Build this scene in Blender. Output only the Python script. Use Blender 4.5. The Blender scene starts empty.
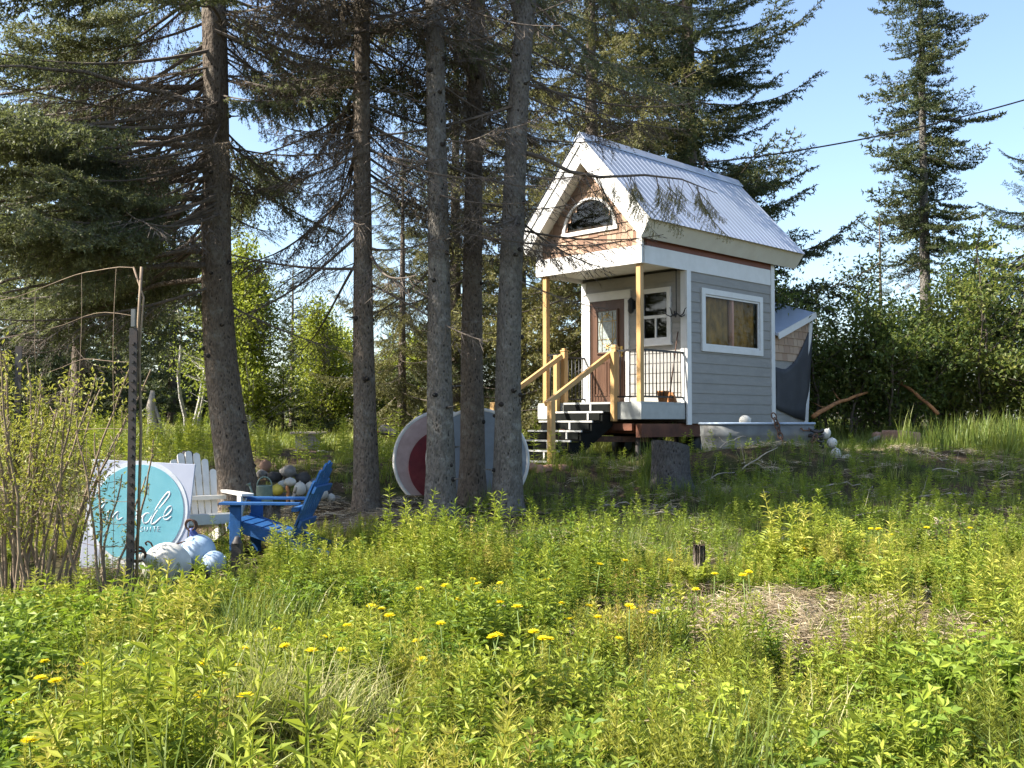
import bpy, math, random
import numpy as np
from mathutils import Vector, Matrix, Euler

rng = np.random.default_rng(11)
random.seed(5)
PI = math.pi
scene = bpy.context.scene
COL = scene.collection

# ------------------------------------------------------------------ camera
EYE = 1.65
PITCH = 0.038
FPX = 1000.0
cam_d = bpy.data.cameras.new('camera')
cam_d.sensor_width = 36.0
cam_d.lens = FPX * 36.0 / 1024.0
cam_d.clip_end = 2000.0
cam_d.clip_start = 0.05
cam = bpy.data.objects.new('camera', cam_d)
COL.objects.link(cam)
cam.location = (0, 0, EYE)
cam.rotation_euler = (PI / 2 + PITCH, 0, 0)
scene.camera = cam

def at(px, py, Y):
    """world point seen at pixel px, py of the photograph, Y metres in front of the camera"""
    x = (px - 512) / FPX
    y = (384 - py) / FPX
    d = Vector((x, math.cos(PITCH) - y * math.sin(PITCH), math.sin(PITCH) + y * math.cos(PITCH)))
    return Vector((0, 0, EYE)) + d * (Y / d.y)

def sstep(t):
    t = np.clip(t, 0, 1)
    return t * t * (3 - 2 * t)

_gy = np.linspace(-60, 400, 4601)
_gt = np.interp(_gy, [-60, 0, 4, 8, 11, 13, 14.5, 16, 18, 22, 30, 50, 100, 400],
                [0.0, 0.0, 0.04, 0.14, 0.29, 0.47, 0.63, 0.9, 1.0, 1.05, 1.15, 1.25, 1.35, 1.4])
_k = np.ones(15) / 15
_gt = np.convolve(np.pad(_gt, 7, mode='edge'), _k, mode='valid')

def vn(x, y):
    return np.sin(2.1 * x + 1.1 * y + 0.7) * np.sin(1.3 * x - 2.3 * y) + 0.6 * np.sin(4.3 * x - 1.9 * y + 2.0) * np.sin(3.1 * y + 1.0)

def gz(x, y):
    x = np.asarray(x, float); y = np.asarray(y, float)
    z = np.interp(y, _gy, _gt)
    near = 1 - sstep((np.abs(y) - 40) / 40)
    z = z + 0.16 * sstep((x - 2.6) / 1.6) * sstep((y - 13.2) / 2.4) * near
    z = z + 0.30 * np.exp(-((x - 3.8) / 1.3) ** 2 - ((y - 15.75) / 0.55) ** 2)
    z = z + 0.07 * vn(x, y) * sstep((y - 11) / 2) * sstep((x + 0.5) / 1.5) * near
    z = z + near * (0.030 * np.sin(1.3 * x + 0.7 * y) + 0.022 * np.sin(2.9 * x - 1.7 * y + 1.0)
                    + 0.012 * np.sin(5.1 * x + 4.3 * y) + 0.010 * np.sin(7.7 * x - 6.1 * y + 2))
    return z

def G(x, y):
    return float(gz(x, y))

# ------------------------------------------------------------------ mesh builder
class MB:
    def __init__(self):
        self.v = []; self.n = 0; self.t3 = []; self.t4 = []; self.m3 = []; self.m4 = []; self.ti = []
        self.sm3 = []; self.sm4 = []

    def add(self, v, tris=None, quads=None, mat=0, tint=None, smooth=False):
        v = np.asarray(v, np.float32).reshape(-1, 3)
        if tint is None:
            tint = np.full(len(v), 0.5, np.float32)
        else:
            tint = np.broadcast_to(np.asarray(tint, np.float32), (len(v),))
        self.v.append(v); self.ti.append(tint)
        if tris is not None and len(tris):
            t = np.asarray(tris, np.int64).reshape(-1, 3)
            self.t3.append(t + self.n)
            self.m3.append(np.broadcast_to(np.asarray(mat, np.int32), (len(t),)))
            self.sm3.append(np.full(len(t), smooth))
        if quads is not None and len(quads):
            q = np.asarray(quads, np.int64).reshape(-1, 4)
            self.t4.append(q + self.n)
            self.m4.append(np.broadcast_to(np.asarray(mat, np.int32), (len(q),)))
            self.sm4.append(np.full(len(q), smooth))
        self.n += len(v)
        return self

    def box(self, c, s, R=None, mat=0, tint=None):
        c = np.asarray(c, float); h = np.asarray(s, float) / 2
        k = np.array([[-1, -1, -1], [1, -1, -1], [1, 1, -1], [-1, 1, -1], [-1, -1, 1], [1, -1, 1], [1, 1, 1], [-1, 1, 1]], float) * h
        if R is not None:
            k = k @ np.array(R).T
        q = [[0, 3, 2, 1], [4, 5, 6, 7], [0, 1, 5, 4], [1, 2, 6, 5], [2, 3, 7, 6], [3, 0, 4, 7]]
        return self.add(k + c, quads=q, mat=mat, tint=tint)

    def bar(self, p0, p1, w, h, up=(0, 0, 1), mat=0):
        """a square-section beam from p0 to p1; w sideways, h along up"""
        p0 = np.asarray(p0, float); p1 = np.asarray(p1, float)
        d = p1 - p0; L = np.linalg.norm(d); d /= L
        up = np.asarray(up, float)
        s = np.cross(d, up); s /= np.linalg.norm(s)
        u = np.cross(s, d)
        R = np.stack([d, s, u], 1)
        return self.box((p0 + p1) / 2, (L, w, h), R, mat)

    def tube(self, pts, rad, n=6, cap=True, mat=0, smooth=True, tint=None, rjit=0.0):
        pts = np.asarray(pts, float); m = len(pts)
        rad = np.broadcast_to(np.asarray(rad, float), (m,))
        d = np.gradient(pts, axis=0)
        d /= (np.linalg.norm(d, axis=1, keepdims=True) + 1e-9)
        ref = np.array([0, 0, 1.0]) if abs(d[0, 2]) < 0.9 else np.array([1.0, 0, 0])
        fr = []
        s = np.cross(d[0], ref); s /= np.linalg.norm(s)
        for i in range(m):
            s = s - d[i] * np.dot(s, d[i]); s /= (np.linalg.norm(s) + 1e-9)
            fr.append((s, np.cross(d[i], s)))
        a = np.arange(n) * 2 * PI / n
        V = []
        for i in range(m):
            r = rad[i] * (1 + rjit * (rng.random(n) - 0.5)) if rjit else rad[i] * np.ones(n)
            V.append(pts[i] + (np.cos(a) * r)[:, None] * fr[i][0] + (np.sin(a) * r)[:, None] * fr[i][1])
        V = np.concatenate(V)
        Q = []
        for i in range(m - 1):
            for j in range(n):
                Q.append([i * n + j, i * n + (j + 1) % n, (i + 1) * n + (j + 1) % n, (i + 1) * n + j])
        T = []
        if cap:
            V = np.concatenate([V, pts[:1], pts[-1:]])
            for j in range(n):
                T.append([m * n, (j + 1) % n, j]); T.append([m * n + 1, (m - 1) * n + j, (m - 1) * n + (j + 1) % n])
        return self.add(V, tris=T, quads=Q, mat=mat, smooth=smooth, tint=tint)

    def lathe(self, prof, n=24, c=(0, 0, 0), R=None, mat=0, smooth=True):
        """prof: list of (radius, z)"""
        prof = np.asarray(prof, float); m = len(prof)
        a = np.arange(n) * 2 * PI / n
        V = np.stack([prof[:, 0][:, None] * np.cos(a), prof[:, 0][:, None] * np.sin(a), np.repeat(prof[:, 1][:, None], n, 1)], -1).reshape(-1, 3)
        if R is not None:
            V = V @ np.array(R).T
        V = V + np.asarray(c, float)
        Q = [[i * n + j, i * n + (j + 1) % n, (i + 1) * n + (j + 1) % n, (i + 1) * n + j] for i in range(m - 1) for j in range(n)]
        return self.add(V, quads=Q, mat=mat, smooth=smooth)

    def blob(self, c, r, mat=0, jit=0.15, n=10, m=7, R=None, smooth=True, flat=None):
        """a rounded lump (stone, float)"""
        r = np.broadcast_to(np.asarray(r, float), (3,))
        th = np.linspace(0.02, PI - 0.02, m); a = np.arange(n) * 2 * PI / n
        V = np.stack([np.sin(th)[:, None] * np.cos(a), np.sin(th)[:, None] * np.sin(a), np.repeat(np.cos(th)[:, None], n, 1)], -1).reshape(-1, 3)
        ph = rng.random(6) * 6
        k = 1 + jit * (np.sin(3 * V[:, 0] + ph[0]) * np.sin(2.5 * V[:, 1] + ph[1]) + 0.6 * np.sin(5 * V[:, 2] + ph[2]) * np.sin(4 * V[:, 0] + ph[3]) + 0.35 * np.sin(9 * V[:, 1] + ph[4]))
        V = V * k[:, None] * r
        if R is not None:
            V = V @ np.array(R).T
        Q = [[i * n + j, (i + 1) * n + j, (i + 1) * n + (j + 1) % n, i * n + (j + 1) % n] for i in range(m - 1) for j in range(n)]
        return self.add(V + np.asarray(c, float), quads=Q, mat=mat, smooth=smooth)

    def prism(self, outline, thick, O, ax, ay, mat=0, smooth=False):
        """a polygon outline (x,y) in plane O, ax, ay extruded by thick along ax x ay"""
        o = np.asarray(outline, float); n = len(o)
        O = np.asarray(O, float); ax = np.asarray(ax, float); ay = np.asarray(ay, float); nz = np.cross(ax, ay)
        A = O + o[:, :1] * ax + o[:, 1:] * ay
        V = np.concatenate([A, A + nz * thick, [A.mean(0)], [A.mean(0) + nz * thick]])
        T = []; Q = []
        for i in range(n):
            j = (i + 1) % n
            T.append([2 * n, j, i]); T.append([2 * n + 1, n + i, n + j]); Q.append([i, j, n + j, n + i])
        return self.add(V, tris=T, quads=Q, mat=mat, smooth=smooth)

    def arrays(self):
        v = np.concatenate(self.v); ti = np.concatenate(self.ti)
        t3 = np.concatenate(self.t3) if self.t3 else np.zeros((0, 3), np.int64)
        m3 = np.concatenate(self.m3) if self.m3 else np.zeros(0, np.int32)
        if self.t4:
            q = np.concatenate(self.t4); mq = np.concatenate(self.m4)
            t3 = np.concatenate([t3, q[:, [0, 1, 2]], q[:, [0, 2, 3]]]); m3 = np.concatenate([m3, mq, mq])
        return v, t3, m3, ti

    def mesh(self, name, mats):
        me = bpy.data.meshes.new(name)
        v = np.concatenate(self.v)
        t3 = np.concatenate(self.t3) if self.t3 else np.zeros((0, 3), np.int64)
        t4 = np.concatenate(self.t4) if self.t4 else np.zeros((0, 4), np.int64)
        m = np.concatenate(self.m3 + self.m4).astype(np.int32)
        sm = np.concatenate(self.sm3 + self.sm4)
        me.vertices.add(len(v)); me.vertices.foreach_set('co', v.astype(np.float32).ravel())
        nl = t3.size + t4.size
        me.loops.add(nl)
        me.loops.foreach_set('vertex_index', np.concatenate([t3.ravel(), t4.ravel()]).astype(np.int32))
        me.polygons.add(len(t3) + len(t4))
        ls = np.concatenate([np.arange(len(t3)) * 3, t3.size + np.arange(len(t4)) * 4]).astype(np.int32)
        me.polygons.foreach_set('loop_start', ls)
        me.polygons.foreach_set('material_index', m)
        me.polygons.foreach_set('use_smooth', sm)
        at_ = me.attributes.new('tint', 'FLOAT', 'POINT')
        at_.data.foreach_set('value', np.concatenate(self.ti).astype(np.float32))
        if not isinstance(mats, (list, tuple)):
            mats = [mats]
        for k in mats:
            me.materials.append(k)
        me.update()
        return me

    def build(self, name, mats, parent=None, bevel=0.0):
        o = bpy.data.objects.new(name, self.mesh(name, mats))
        COL.objects.link(o)
        if parent is not None:
            o.parent = parent
        if bevel:
            b = o.modifiers.new('bevel', 'BEVEL'); b.width = bevel; b.segments = 2; b.limit_method = 'ANGLE'
        return o

def rotz(a):
    c, s = math.cos(a), math.sin(a)
    return np.array([[c, -s, 0], [s, c, 0], [0, 0, 1.0]])
def rotx(a):
    c, s = math.cos(a), math.sin(a)
    return np.array([[1, 0, 0], [0, c, -s], [0, s, c]], float)
def roty(a):
    c, s = math.cos(a), math.sin(a)
    return np.array([[c, 0, s], [0, 1, 0], [-s, 0, c]], float)

def tag(o, label, cat, group=None, kind=None):
    if label: o['label'] = label
    if cat: o['category'] = cat
    if group: o['group'] = group
    if kind: o['kind'] = kind
    return o

def thing(name, label, cat, loc=(0, 0, 0), rz=0.0, group=None):
    o = bpy.data.objects.new(name, None)
    o.empty_display_size = 0.2
    COL.objects.link(o)
    o.location = loc; o.rotation_euler = (0, 0, rz)
    return tag(o, label, cat, group)

def dup(o, loc=None, rz=None, scale=None, label=None, group=None):
    c = o.copy(); COL.objects.link(c)
    if loc is not None: c.location = loc
    if rz is not None: c.rotation_euler = (0, 0, rz)
    if scale is not None: c.scale = scale
    if label: c['label'] = label
    if group: c['group'] = group
    for ch in [k for k in COL.objects if k.parent == o]:
        d = ch.copy(); COL.objects.link(d); d.parent = c
        for gch in [k for k in COL.objects if k.parent == ch]:
            e = gch.copy(); COL.objects.link(e); e.parent = d
    return c

def stamp(mb, tpl, pos, M, scale, tint=None, tj=0.0):
    """copy template arrays (v, tris, mats, tint) to K places; M is (K,3,3)"""
    v, t, m, ti = tpl
    K = len(pos)
    scale = np.broadcast_to(np.asarray(scale, float), (K,))
    V = np.einsum('kij,vj->kvi', M, v) * scale[:, None, None] + np.asarray(pos)[:, None, :]
    T = t[None] + (np.arange(K) * len(v))[:, None, None]
    TI = np.broadcast_to(ti, (K, len(v))).copy()
    if tint is not None:
        TI = TI + np.asarray(tint)[:, None]
    mb.add(V.reshape(-1, 3), tris=T.reshape(-1, 3), mat=np.tile(m, K), tint=np.clip(TI, 0, 1).ravel())

def yaws(K, tilt=0.0):
    a = rng.random(K) * 2 * PI
    c, s = np.cos(a), np.sin(a)
    M = np.zeros((K, 3, 3)); M[:, 0, 0] = c; M[:, 0, 1] = -s; M[:, 1, 0] = s; M[:, 1, 1] = c; M[:, 2, 2] = 1
    if tilt:
        b = rng.normal(0, tilt, K); e = rng.random(K) * 2 * PI
        X = np.zeros((K, 3, 3))
        cb, sb = np.cos(b), np.sin(b); ce, se = np.cos(e), np.sin(e)
        ux, uy = ce, se
        X[:, 0, 0] = cb + ux * ux * (1 - cb); X[:, 0, 1] = ux * uy * (1 - cb); X[:, 0, 2] = uy * sb
        X[:, 1, 0] = ux * uy * (1 - cb); X[:, 1, 1] = cb + uy * uy * (1 - cb); X[:, 1, 2] = -ux * sb
        X[:, 2, 0] = -uy * sb; X[:, 2, 1] = ux * sb; X[:, 2, 2] = cb
        M = X @ M
    return M

# ------------------------------------------------------------------ materials
def new_mat(name):
    m = bpy.data.materials.new(name); m.use_nodes = True
    nt = m.node_tree; nt.nodes.clear()
    out = nt.nodes.new('ShaderNodeOutputMaterial')
    return m, nt, out

def N(nt, t, **kw):
    n = nt.nodes.new(t)
    for k, v in kw.items():
        if k.startswith('i_'):
            n.inputs[k[2:].replace('_', ' ')].default_value = v
        else:
            setattr(n, k, v)
    return n

def ramp(nt, fac, stops):
    r = nt.nodes.new('ShaderNodeValToRGB')
    el = r.color_ramp.elements
    el[0].position = stops[0][0]; el[0].color = (*stops[0][1], 1)
    el[1].position = stops[-1][0]; el[1].color = (*stops[-1][1], 1)
    for p, c in stops[1:-1]:
        e = el.new(p); e.color = (*c, 1)
    nt.links.new(fac, r.inputs['Fac'])
    return r.outputs['Color']

def surf(name, c1, c2=None, rough=0.6, scale=8.0, stretch=(1, 1, 1), bump=0.0, bscale=None, metal=0.0, spec=0.4, detail=6, dirt=None, lo=0.35, hi=0.65):
    """painted / wooden / stone surface: two tones mixed by noise, optional fine bump and a dirt tone of large blotches"""
    m, nt, out = new_mat(name)
    L = nt.links.new
    if c2 is None: c2 = tuple(x * 0.82 for x in c1)
    tc = N(nt, 'ShaderNodeTexCoord')
    mp = N(nt, 'ShaderNodeMapping'); mp.inputs['Scale'].default_value = stretch
    L(tc.outputs['Object'], mp.inputs['Vector'])
    nz = N(nt, 'ShaderNodeTexNoise', i_Scale=scale, i_Detail=detail, i_Roughness=0.6)
    L(mp.outputs['Vector'], nz.inputs['Vector'])
    col = ramp(nt, nz.outputs['Fac'], [(lo, c2), (hi, c1)])
    if dirt:
        n2 = N(nt, 'ShaderNodeTexNoise', i_Scale=1.7, i_Detail=5, i_Roughness=0.65)
        L(tc.outputs['Object'], n2.inputs['Vector'])
        mr = N(nt, 'ShaderNodeMapRange'); mr.inputs['From Min'].default_value = 0.5; mr.inputs['From Max'].default_value = 0.75
        mr.inputs['To Max'].default_value = dirt[3]
        L(n2.outputs['Fac'], mr.inputs['Value'])
        mx = N(nt, 'ShaderNodeMix', data_type='RGBA')
        L(mr.outputs['Result'], mx.inputs[0]); L(col, mx.inputs[6]); mx.inputs[7].default_value = (*dirt[:3], 1)
        col = mx.outputs[2]
    b = N(nt, 'ShaderNodeBsdfPrincipled')
    L(col, b.inputs['Base Color'])
    b.inputs['Roughness'].default_value = rough; b.inputs['Metallic'].default_value = metal
    b.inputs['Specular IOR Level'].default_value = spec
    if bump:
        n3 = N(nt, 'ShaderNodeTexNoise', i_Scale=bscale or scale * 4, i_Detail=8, i_Roughness=0.65)
        L(mp.outputs['Vector'], n3.inputs['Vector'])
        bp = N(nt, 'ShaderNodeBump', i_Strength=bump, i_Distance=0.02)
        L(n3.outputs['Fac'], bp.inputs['Height']); L(bp.outputs['Normal'], b.inputs['Normal'])
    L(b.outputs['BSDF'], out.inputs['Surface'])
    return m

def leafmat(name, stops, trans=0.35, tcol=(0.35, 0.45, 0.05), rough=0.5, spec=0.3):
    """leaf: colour by the plant's own tint value; part of the light passes through the blade"""
    m, nt, out = new_mat(name)
    L = nt.links.new
    a = N(nt, 'ShaderNodeAttribute', attribute_name='tint')
    col = ramp(nt, a.outputs['Fac'], stops)
    b = N(nt, 'ShaderNodeBsdfPrincipled'); L(col, b.inputs['Base Color'])
    b.inputs['Roughness'].default_value = rough; b.inputs['Specular IOR Level'].default_value = spec
    if trans > 0:
        t = N(nt, 'ShaderNodeBsdfTranslucent')
        mx = N(nt, 'ShaderNodeMix', data_type='RGBA', blend_type='MIX'); mx.inputs[0].default_value = 0.55
        L(col, mx.inputs[6]); mx.inputs[7].default_value = (*tcol, 1)
        L(mx.outputs[2], t.inputs['Color'])
        ms = N(nt, 'ShaderNodeMixShader'); ms.inputs[0].default_value = trans
        L(b.outputs['BSDF'], ms.inputs[1]); L(t.outputs['BSDF'], ms.inputs[2])
        L(ms.outputs[0], out.inputs['Surface'])
    else:
        L(b.outputs['BSDF'], out.inputs['Surface'])
    return m

def barkmat(name, dark, light, lichen):
    m, nt, out = new_mat(name)
    L = nt.links.new
    tc = N(nt, 'ShaderNodeTexCoord')
    mp = N(nt, 'ShaderNodeMapping'); mp.inputs['Scale'].default_value = (1, 1, 0.45)
    L(tc.outputs['Object'], mp.inputs['Vector'])
    vo = N(nt, 'ShaderNodeTexVoronoi', i_Scale=30.0); L(mp.outputs['Vector'], vo.inputs['Vector'])
    nz = N(nt, 'ShaderNodeTexNoise', i_Scale=22.0, i_Detail=8, i_Roughness=0.7); L(mp.outputs['Vector'], nz.inputs['Vector'])
    ma = N(nt, 'ShaderNodeMath', operation='MULTIPLY_ADD'); ma.inputs[1].default_value = 0.5
    L(vo.outputs['Distance'], ma.inputs[0]); L(nz.outputs['Fac'], ma.inputs[2])
    col = ramp(nt, ma.outputs[0], [(0.50, dark), (0.68, light), (0.92, tuple(0.6 * x for x in light))])
    n2 = N(nt, 'ShaderNodeTexNoise', i_Scale=5.0, i_Detail=7, i_Roughness=0.75); L(tc.outputs['Object'], n2.inputs['Vector'])
    mr = N(nt, 'ShaderNodeMapRange'); mr.inputs['From Min'].default_value = 0.52; mr.inputs['From Max'].default_value = 0.68; mr.inputs['To Max'].default_value = 0.75
    L(n2.outputs['Fac'], mr.inputs['Value'])
    mx = N(nt, 'ShaderNodeMix', data_type='RGBA'); L(mr.outputs['Result'], mx.inputs[0]); L(col, mx.inputs[6]); mx.inputs[7].default_value = (*lichen, 1)
    b = N(nt, 'ShaderNodeBsdfPrincipled', i_Roughness=0.9); L(mx.outputs[2], b.inputs['Base Color'])
    b.inputs['Specular IOR Level'].default_value = 0.15
    bp = N(nt, 'ShaderNodeBump', i_Strength=1.0, i_Distance=0.06); L(ma.outputs[0], bp.inputs['Height']); L(bp.outputs['Normal'], b.inputs['Normal'])
    L(b.outputs['BSDF'], out.inputs['Surface'])
    return m

def glassmat(name, tint, refl=0.12, rough=0.02, rmax=0.9):
    """window glass: see-through with a mirror coat that grows at a slant"""
    m, nt, out = new_mat(name)
    L = nt.links.new
    tr = N(nt, 'ShaderNodeBsdfTransparent'); tr.inputs['Color'].default_value = (*tint, 1)
    gl = N(nt, 'ShaderNodeBsdfGlossy'); gl.inputs['Roughness'].default_value = rough; gl.inputs['Color'].default_value = (0.95, 0.95, 0.95, 1)
    fr = N(nt, 'ShaderNodeLayerWeight', i_Blend=0.35)
    mr = N(nt, 'ShaderNodeMapRange'); mr.inputs['To Min'].default_value = refl; mr.inputs['To Max'].default_value = rmax
    L(fr.outputs['Fresnel'], mr.inputs['Value'])
    ms = N(nt, 'ShaderNodeMixShader'); L(mr.outputs['Result'], ms.inputs[0]); L(tr.outputs[0], ms.inputs[1]); L(gl.outputs[0], ms.inputs[2])
    L(ms.outputs[0], out.inputs['Surface'])
    return m

M = {}
M['siding'] = surf('siding_paint', (0.305, 0.292, 0.268), (0.265, 0.254, 0.234), rough=0.6, scale=3, stretch=(1, 1, 6), bump=0.2, bscale=60, dirt=(0.19, 0.185, 0.165, 0.45))
M['white'] = surf('white_trim_paint', (0.72, 0.71, 0.685), (0.66, 0.65, 0.62), rough=0.45, scale=5, dirt=(0.5, 0.47, 0.4, 0.25))
M['cream'] = surf('cream_soffit_paint', (0.72, 0.69, 0.60), (0.66, 0.62, 0.53), rough=0.5, scale=4)
M['shingle'] = leafmat('cedar_shingle', [(0.0, (0.16, 0.088, 0.06)), (0.5, (0.33, 0.22, 0.155)), (1.0, (0.48, 0.36, 0.26))], trans=0, rough=0.8, spec=0.15)
M['brown'] = surf('red_brown_stain', (0.20, 0.062, 0.03), (0.15, 0.045, 0.022), rough=0.6, scale=6, stretch=(0.3, 1, 1))
M['post'] = surf('oiled_post_wood', (0.55, 0.34, 0.14), (0.43, 0.25, 0.09), rough=0.5, scale=14, stretch=(1, 1, 0.12), bump=0.1)
M['deck'] = surf('deck_paint', (0.40, 0.41, 0.39), (0.34, 0.35, 0.33), rough=0.6, scale=6)
M['roof'] = surf('galvanised_roof', (0.44, 0.48, 0.56), (0.39, 0.43, 0.51), rough=0.38, scale=2.5, metal=0.35, spec=0.5)
M['black'] = surf('black_iron', (0.018, 0.018, 0.02), (0.012, 0.012, 0.013), rough=0.45)
M['door'] = surf('stained_door_wood', (0.115, 0.058, 0.034), (0.07, 0.034, 0.02), rough=0.4, scale=10, stretch=(1, 1, 0.1), bump=0.08)
M['glass'] = glassmat('window_glass', (0.85, 0.85, 0.83), refl=0.004, rmax=0.02)
M['glass_dark'] = glassmat('dark_window_glass', (0.25, 0.27, 0.27), refl=0.03, rmax=0.16)
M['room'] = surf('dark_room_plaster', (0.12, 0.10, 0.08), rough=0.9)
M['curtain'] = surf('amber_curtain', (0.50, 0.28, 0.07), (0.18, 0.10, 0.028), rough=0.9, scale=6, stretch=(1, 1, 0.5), detail=10)
M['curtain_post'] = surf('pink_curtain', (0.62, 0.36, 0.27), (0.5, 0.27, 0.2), rough=0.9, scale=10, stretch=(4, 4, 0.3))
M['lead_glass'] = surf('frosted_glass', (0.36, 0.40, 0.38), (0.2, 0.23, 0.22), rough=0.15, scale=18, bump=0.3, bscale=25, spec=0.6)
M['brass'] = surf('brass', (0.55, 0.38, 0.13), rough=0.3, metal=0.9)
M['stair'] = surf('dark_stair_paint', (0.014, 0.015, 0.014), (0.010, 0.011, 0.010), rough=0.85, spec=0.05)
M['tread'] = surf('worn_tread', (0.62, 0.61, 0.58), (0.5, 0.49, 0.46), rough=0.6)  # pale tone that puts sunlight on the step edges into the colour
M['trailer'] = surf('trailer_beam', (0.15, 0.055, 0.028), (0.08, 0.03, 0.016), rough=0.7, scale=5)
M['steel'] = surf('dark_steel', (0.03, 0.03, 0.03), (0.05, 0.035, 0.028), rough=0.6)
M['tarp'] = surf('dark_tarp', (0.055, 0.058, 0.065), (0.04, 0.042, 0.048), rough=0.7, scale=3)
M['tank'] = surf('galvanised_tank', (0.17, 0.178, 0.175), (0.12, 0.124, 0.12), rough=0.55, metal=0.15, scale=5, dirt=(0.22, 0.18, 0.13, 0.6))
M['rim'] = surf('blue_grey_rim', (0.36, 0.44, 0.55), rough=0.45, metal=0.1)
M['buoy'] = surf('white_buoy_plastic', (0.64, 0.62, 0.56), (0.52, 0.50, 0.44), rough=0.5, scale=4, dirt=(0.30, 0.26, 0.18, 0.85))
M['buoy_blue'] = surf('pale_blue_buoy_plastic', (0.36, 0.47, 0.60), (0.30, 0.41, 0.54), rough=0.45, scale=4, dirt=(0.6, 0.6, 0.55, 0.5))
M['navy'] = surf('navy_rubber', (0.05, 0.08, 0.30), (0.04, 0.06, 0.2), rough=0.5)
M['yellow'] = surf('yellow_float_plastic', (0.72, 0.56, 0.08), (0.6, 0.45, 0.06), rough=0.5)
M['rust'] = surf('rusty_iron', (0.12, 0.06, 0.035), (0.05, 0.03, 0.022), rough=0.8, scale=20)
M['chair_white'] = surf('white_chair_paint', (0.62, 0.60, 0.55), (0.52, 0.50, 0.455), rough=0.5, scale=9, dirt=(0.5, 0.46, 0.36, 0.4))
M['chair_blue'] = surf('blue_chair_paint', (0.012, 0.088, 0.27), (0.009, 0.066, 0.20), rough=0.55, scale=14, stretch=(1, 1, 1), dirt=(0.05, 0.11, 0.21, 0.7), bump=0.15)
M['sign_board'] = surf('pale_lavender_board', (0.46, 0.48, 0.57), (0.42, 0.44, 0.53), rough=0.4, scale=3)
M['sign_teal'] = surf('teal_print', (0.13, 0.37, 0.44), (0.20, 0.46, 0.52), rough=0.35, scale=2.2)
M['sign_white'] = surf('white_print', (0.66, 0.68, 0.72), rough=0.4)
M['can'] = surf('green_can_paint', (0.16, 0.22, 0.18), (0.11, 0.15, 0.125), rough=0.45, scale=8)
M['stone'] = surf('grey_stone', (0.30, 0.28, 0.25), (0.17, 0.155, 0.14), rough=0.9, scale=6, bump=0.5)
M['stone_dark'] = surf('dark_stone', (0.09, 0.085, 0.08), (0.05, 0.046, 0.044), rough=0.9, scale=6, bump=0.5)
M['stone_red'] = surf('reddish_stone', (0.42, 0.25, 0.17), (0.28, 0.16, 0.11), rough=0.9, scale=5, bump=0.5)
M['drift'] = surf('driftwood', (0.42, 0.37, 0.30), (0.25, 0.21, 0.165), rough=0.85, scale=12, stretch=(1, 1, 0.15), bump=0.3)
M['drift_red'] = surf('orange_bark_log', (0.42, 0.19, 0.07), (0.22, 0.1, 0.045), rough=0.85, scale=9, bump=0.3)
M['disc_grey'] = surf('blue_grey_disc_paint', (0.22, 0.25, 0.28), (0.15, 0.175, 0.20), rough=0.55, scale=3, dirt=(0.16, 0.16, 0.15, 0.5))
M['disc_pink'] = surf('faded_pink_paint', (0.46, 0.33, 0.30), (0.36, 0.25, 0.225), rough=0.7, scale=7, dirt=(0.27, 0.22, 0.18, 0.6))
M['disc_red'] = surf('dark_red_paint', (0.17, 0.018, 0.022), (0.11, 0.012, 0.015), rough=0.65, scale=7, dirt=(0.12, 0.05, 0.045, 0.6))
M['disc_rim'] = surf('chalky_rim', (0.66, 0.63, 0.58), rough=0.6)
M['cutwood'] = surf('weathered_cut_wood', (0.38, 0.36, 0.32), (0.24, 0.22, 0.19), rough=0.85, scale=14, bump=0.4)
M['bark_grey'] = barkmat('grey_spruce_bark', (0.028, 0.024, 0.021), (0.20, 0.18, 0.155), (0.33, 0.32, 0.28))
M['bark_brown'] = barkmat('brown_spruce_bark', (0.026, 0.021, 0.017), (0.20, 0.160, 0.125), (0.29, 0.265, 0.22))
M['bark_dark'] = barkmat('weathered_stump_bark', (0.020, 0.018, 0.017), (0.12, 0.11, 0.105), (0.15, 0.145, 0.135))
M['bark_pale'] = barkmat('pale_birch_bark', (0.25, 0.22, 0.18), (0.55, 0.52, 0.46), (0.5, 0.48, 0.42))
M['twig'] = surf('grey_twigs', (0.15, 0.12, 0.095), (0.085, 0.068, 0.055), rough=0.9)
M['stem'] = surf('shrub_stems', (0.27, 0.20, 0.13), (0.15, 0.105, 0.07), rough=0.8, scale=9)
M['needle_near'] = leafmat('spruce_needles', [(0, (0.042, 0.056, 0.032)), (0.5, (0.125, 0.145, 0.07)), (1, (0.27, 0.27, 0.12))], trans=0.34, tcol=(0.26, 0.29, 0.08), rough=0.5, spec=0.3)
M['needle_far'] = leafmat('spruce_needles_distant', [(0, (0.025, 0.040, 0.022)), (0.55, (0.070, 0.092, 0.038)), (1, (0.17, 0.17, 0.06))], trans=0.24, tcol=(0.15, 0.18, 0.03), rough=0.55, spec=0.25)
M['needle_yellow'] = leafmat('sunny_spruce_needles', [(0, (0.05, 0.062, 0.022)), (0.5, (0.16, 0.158, 0.052)), (1, (0.28, 0.245, 0.08))], trans=0.25, tcol=(0.24, 0.22, 0.04), rough=0.55, spec=0.25)  # sunlit yellow tone put into the needle colour
M['needle_brown'] = leafmat('withered_needles', [(0, (0.055, 0.044, 0.033)), (1, (0.16, 0.125, 0.08))], trans=0.1, tcol=(0.1, 0.07, 0.03), rough=0.8, spec=0.1)
M['leaf_birch'] = leafmat('birch_leaves', [(0, (0.11, 0.15, 0.022)), (0.5, (0.24, 0.29, 0.04)), (1, (0.36, 0.37, 0.06))], trans=0.45, tcol=(0.4, 0.45, 0.05))
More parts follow.
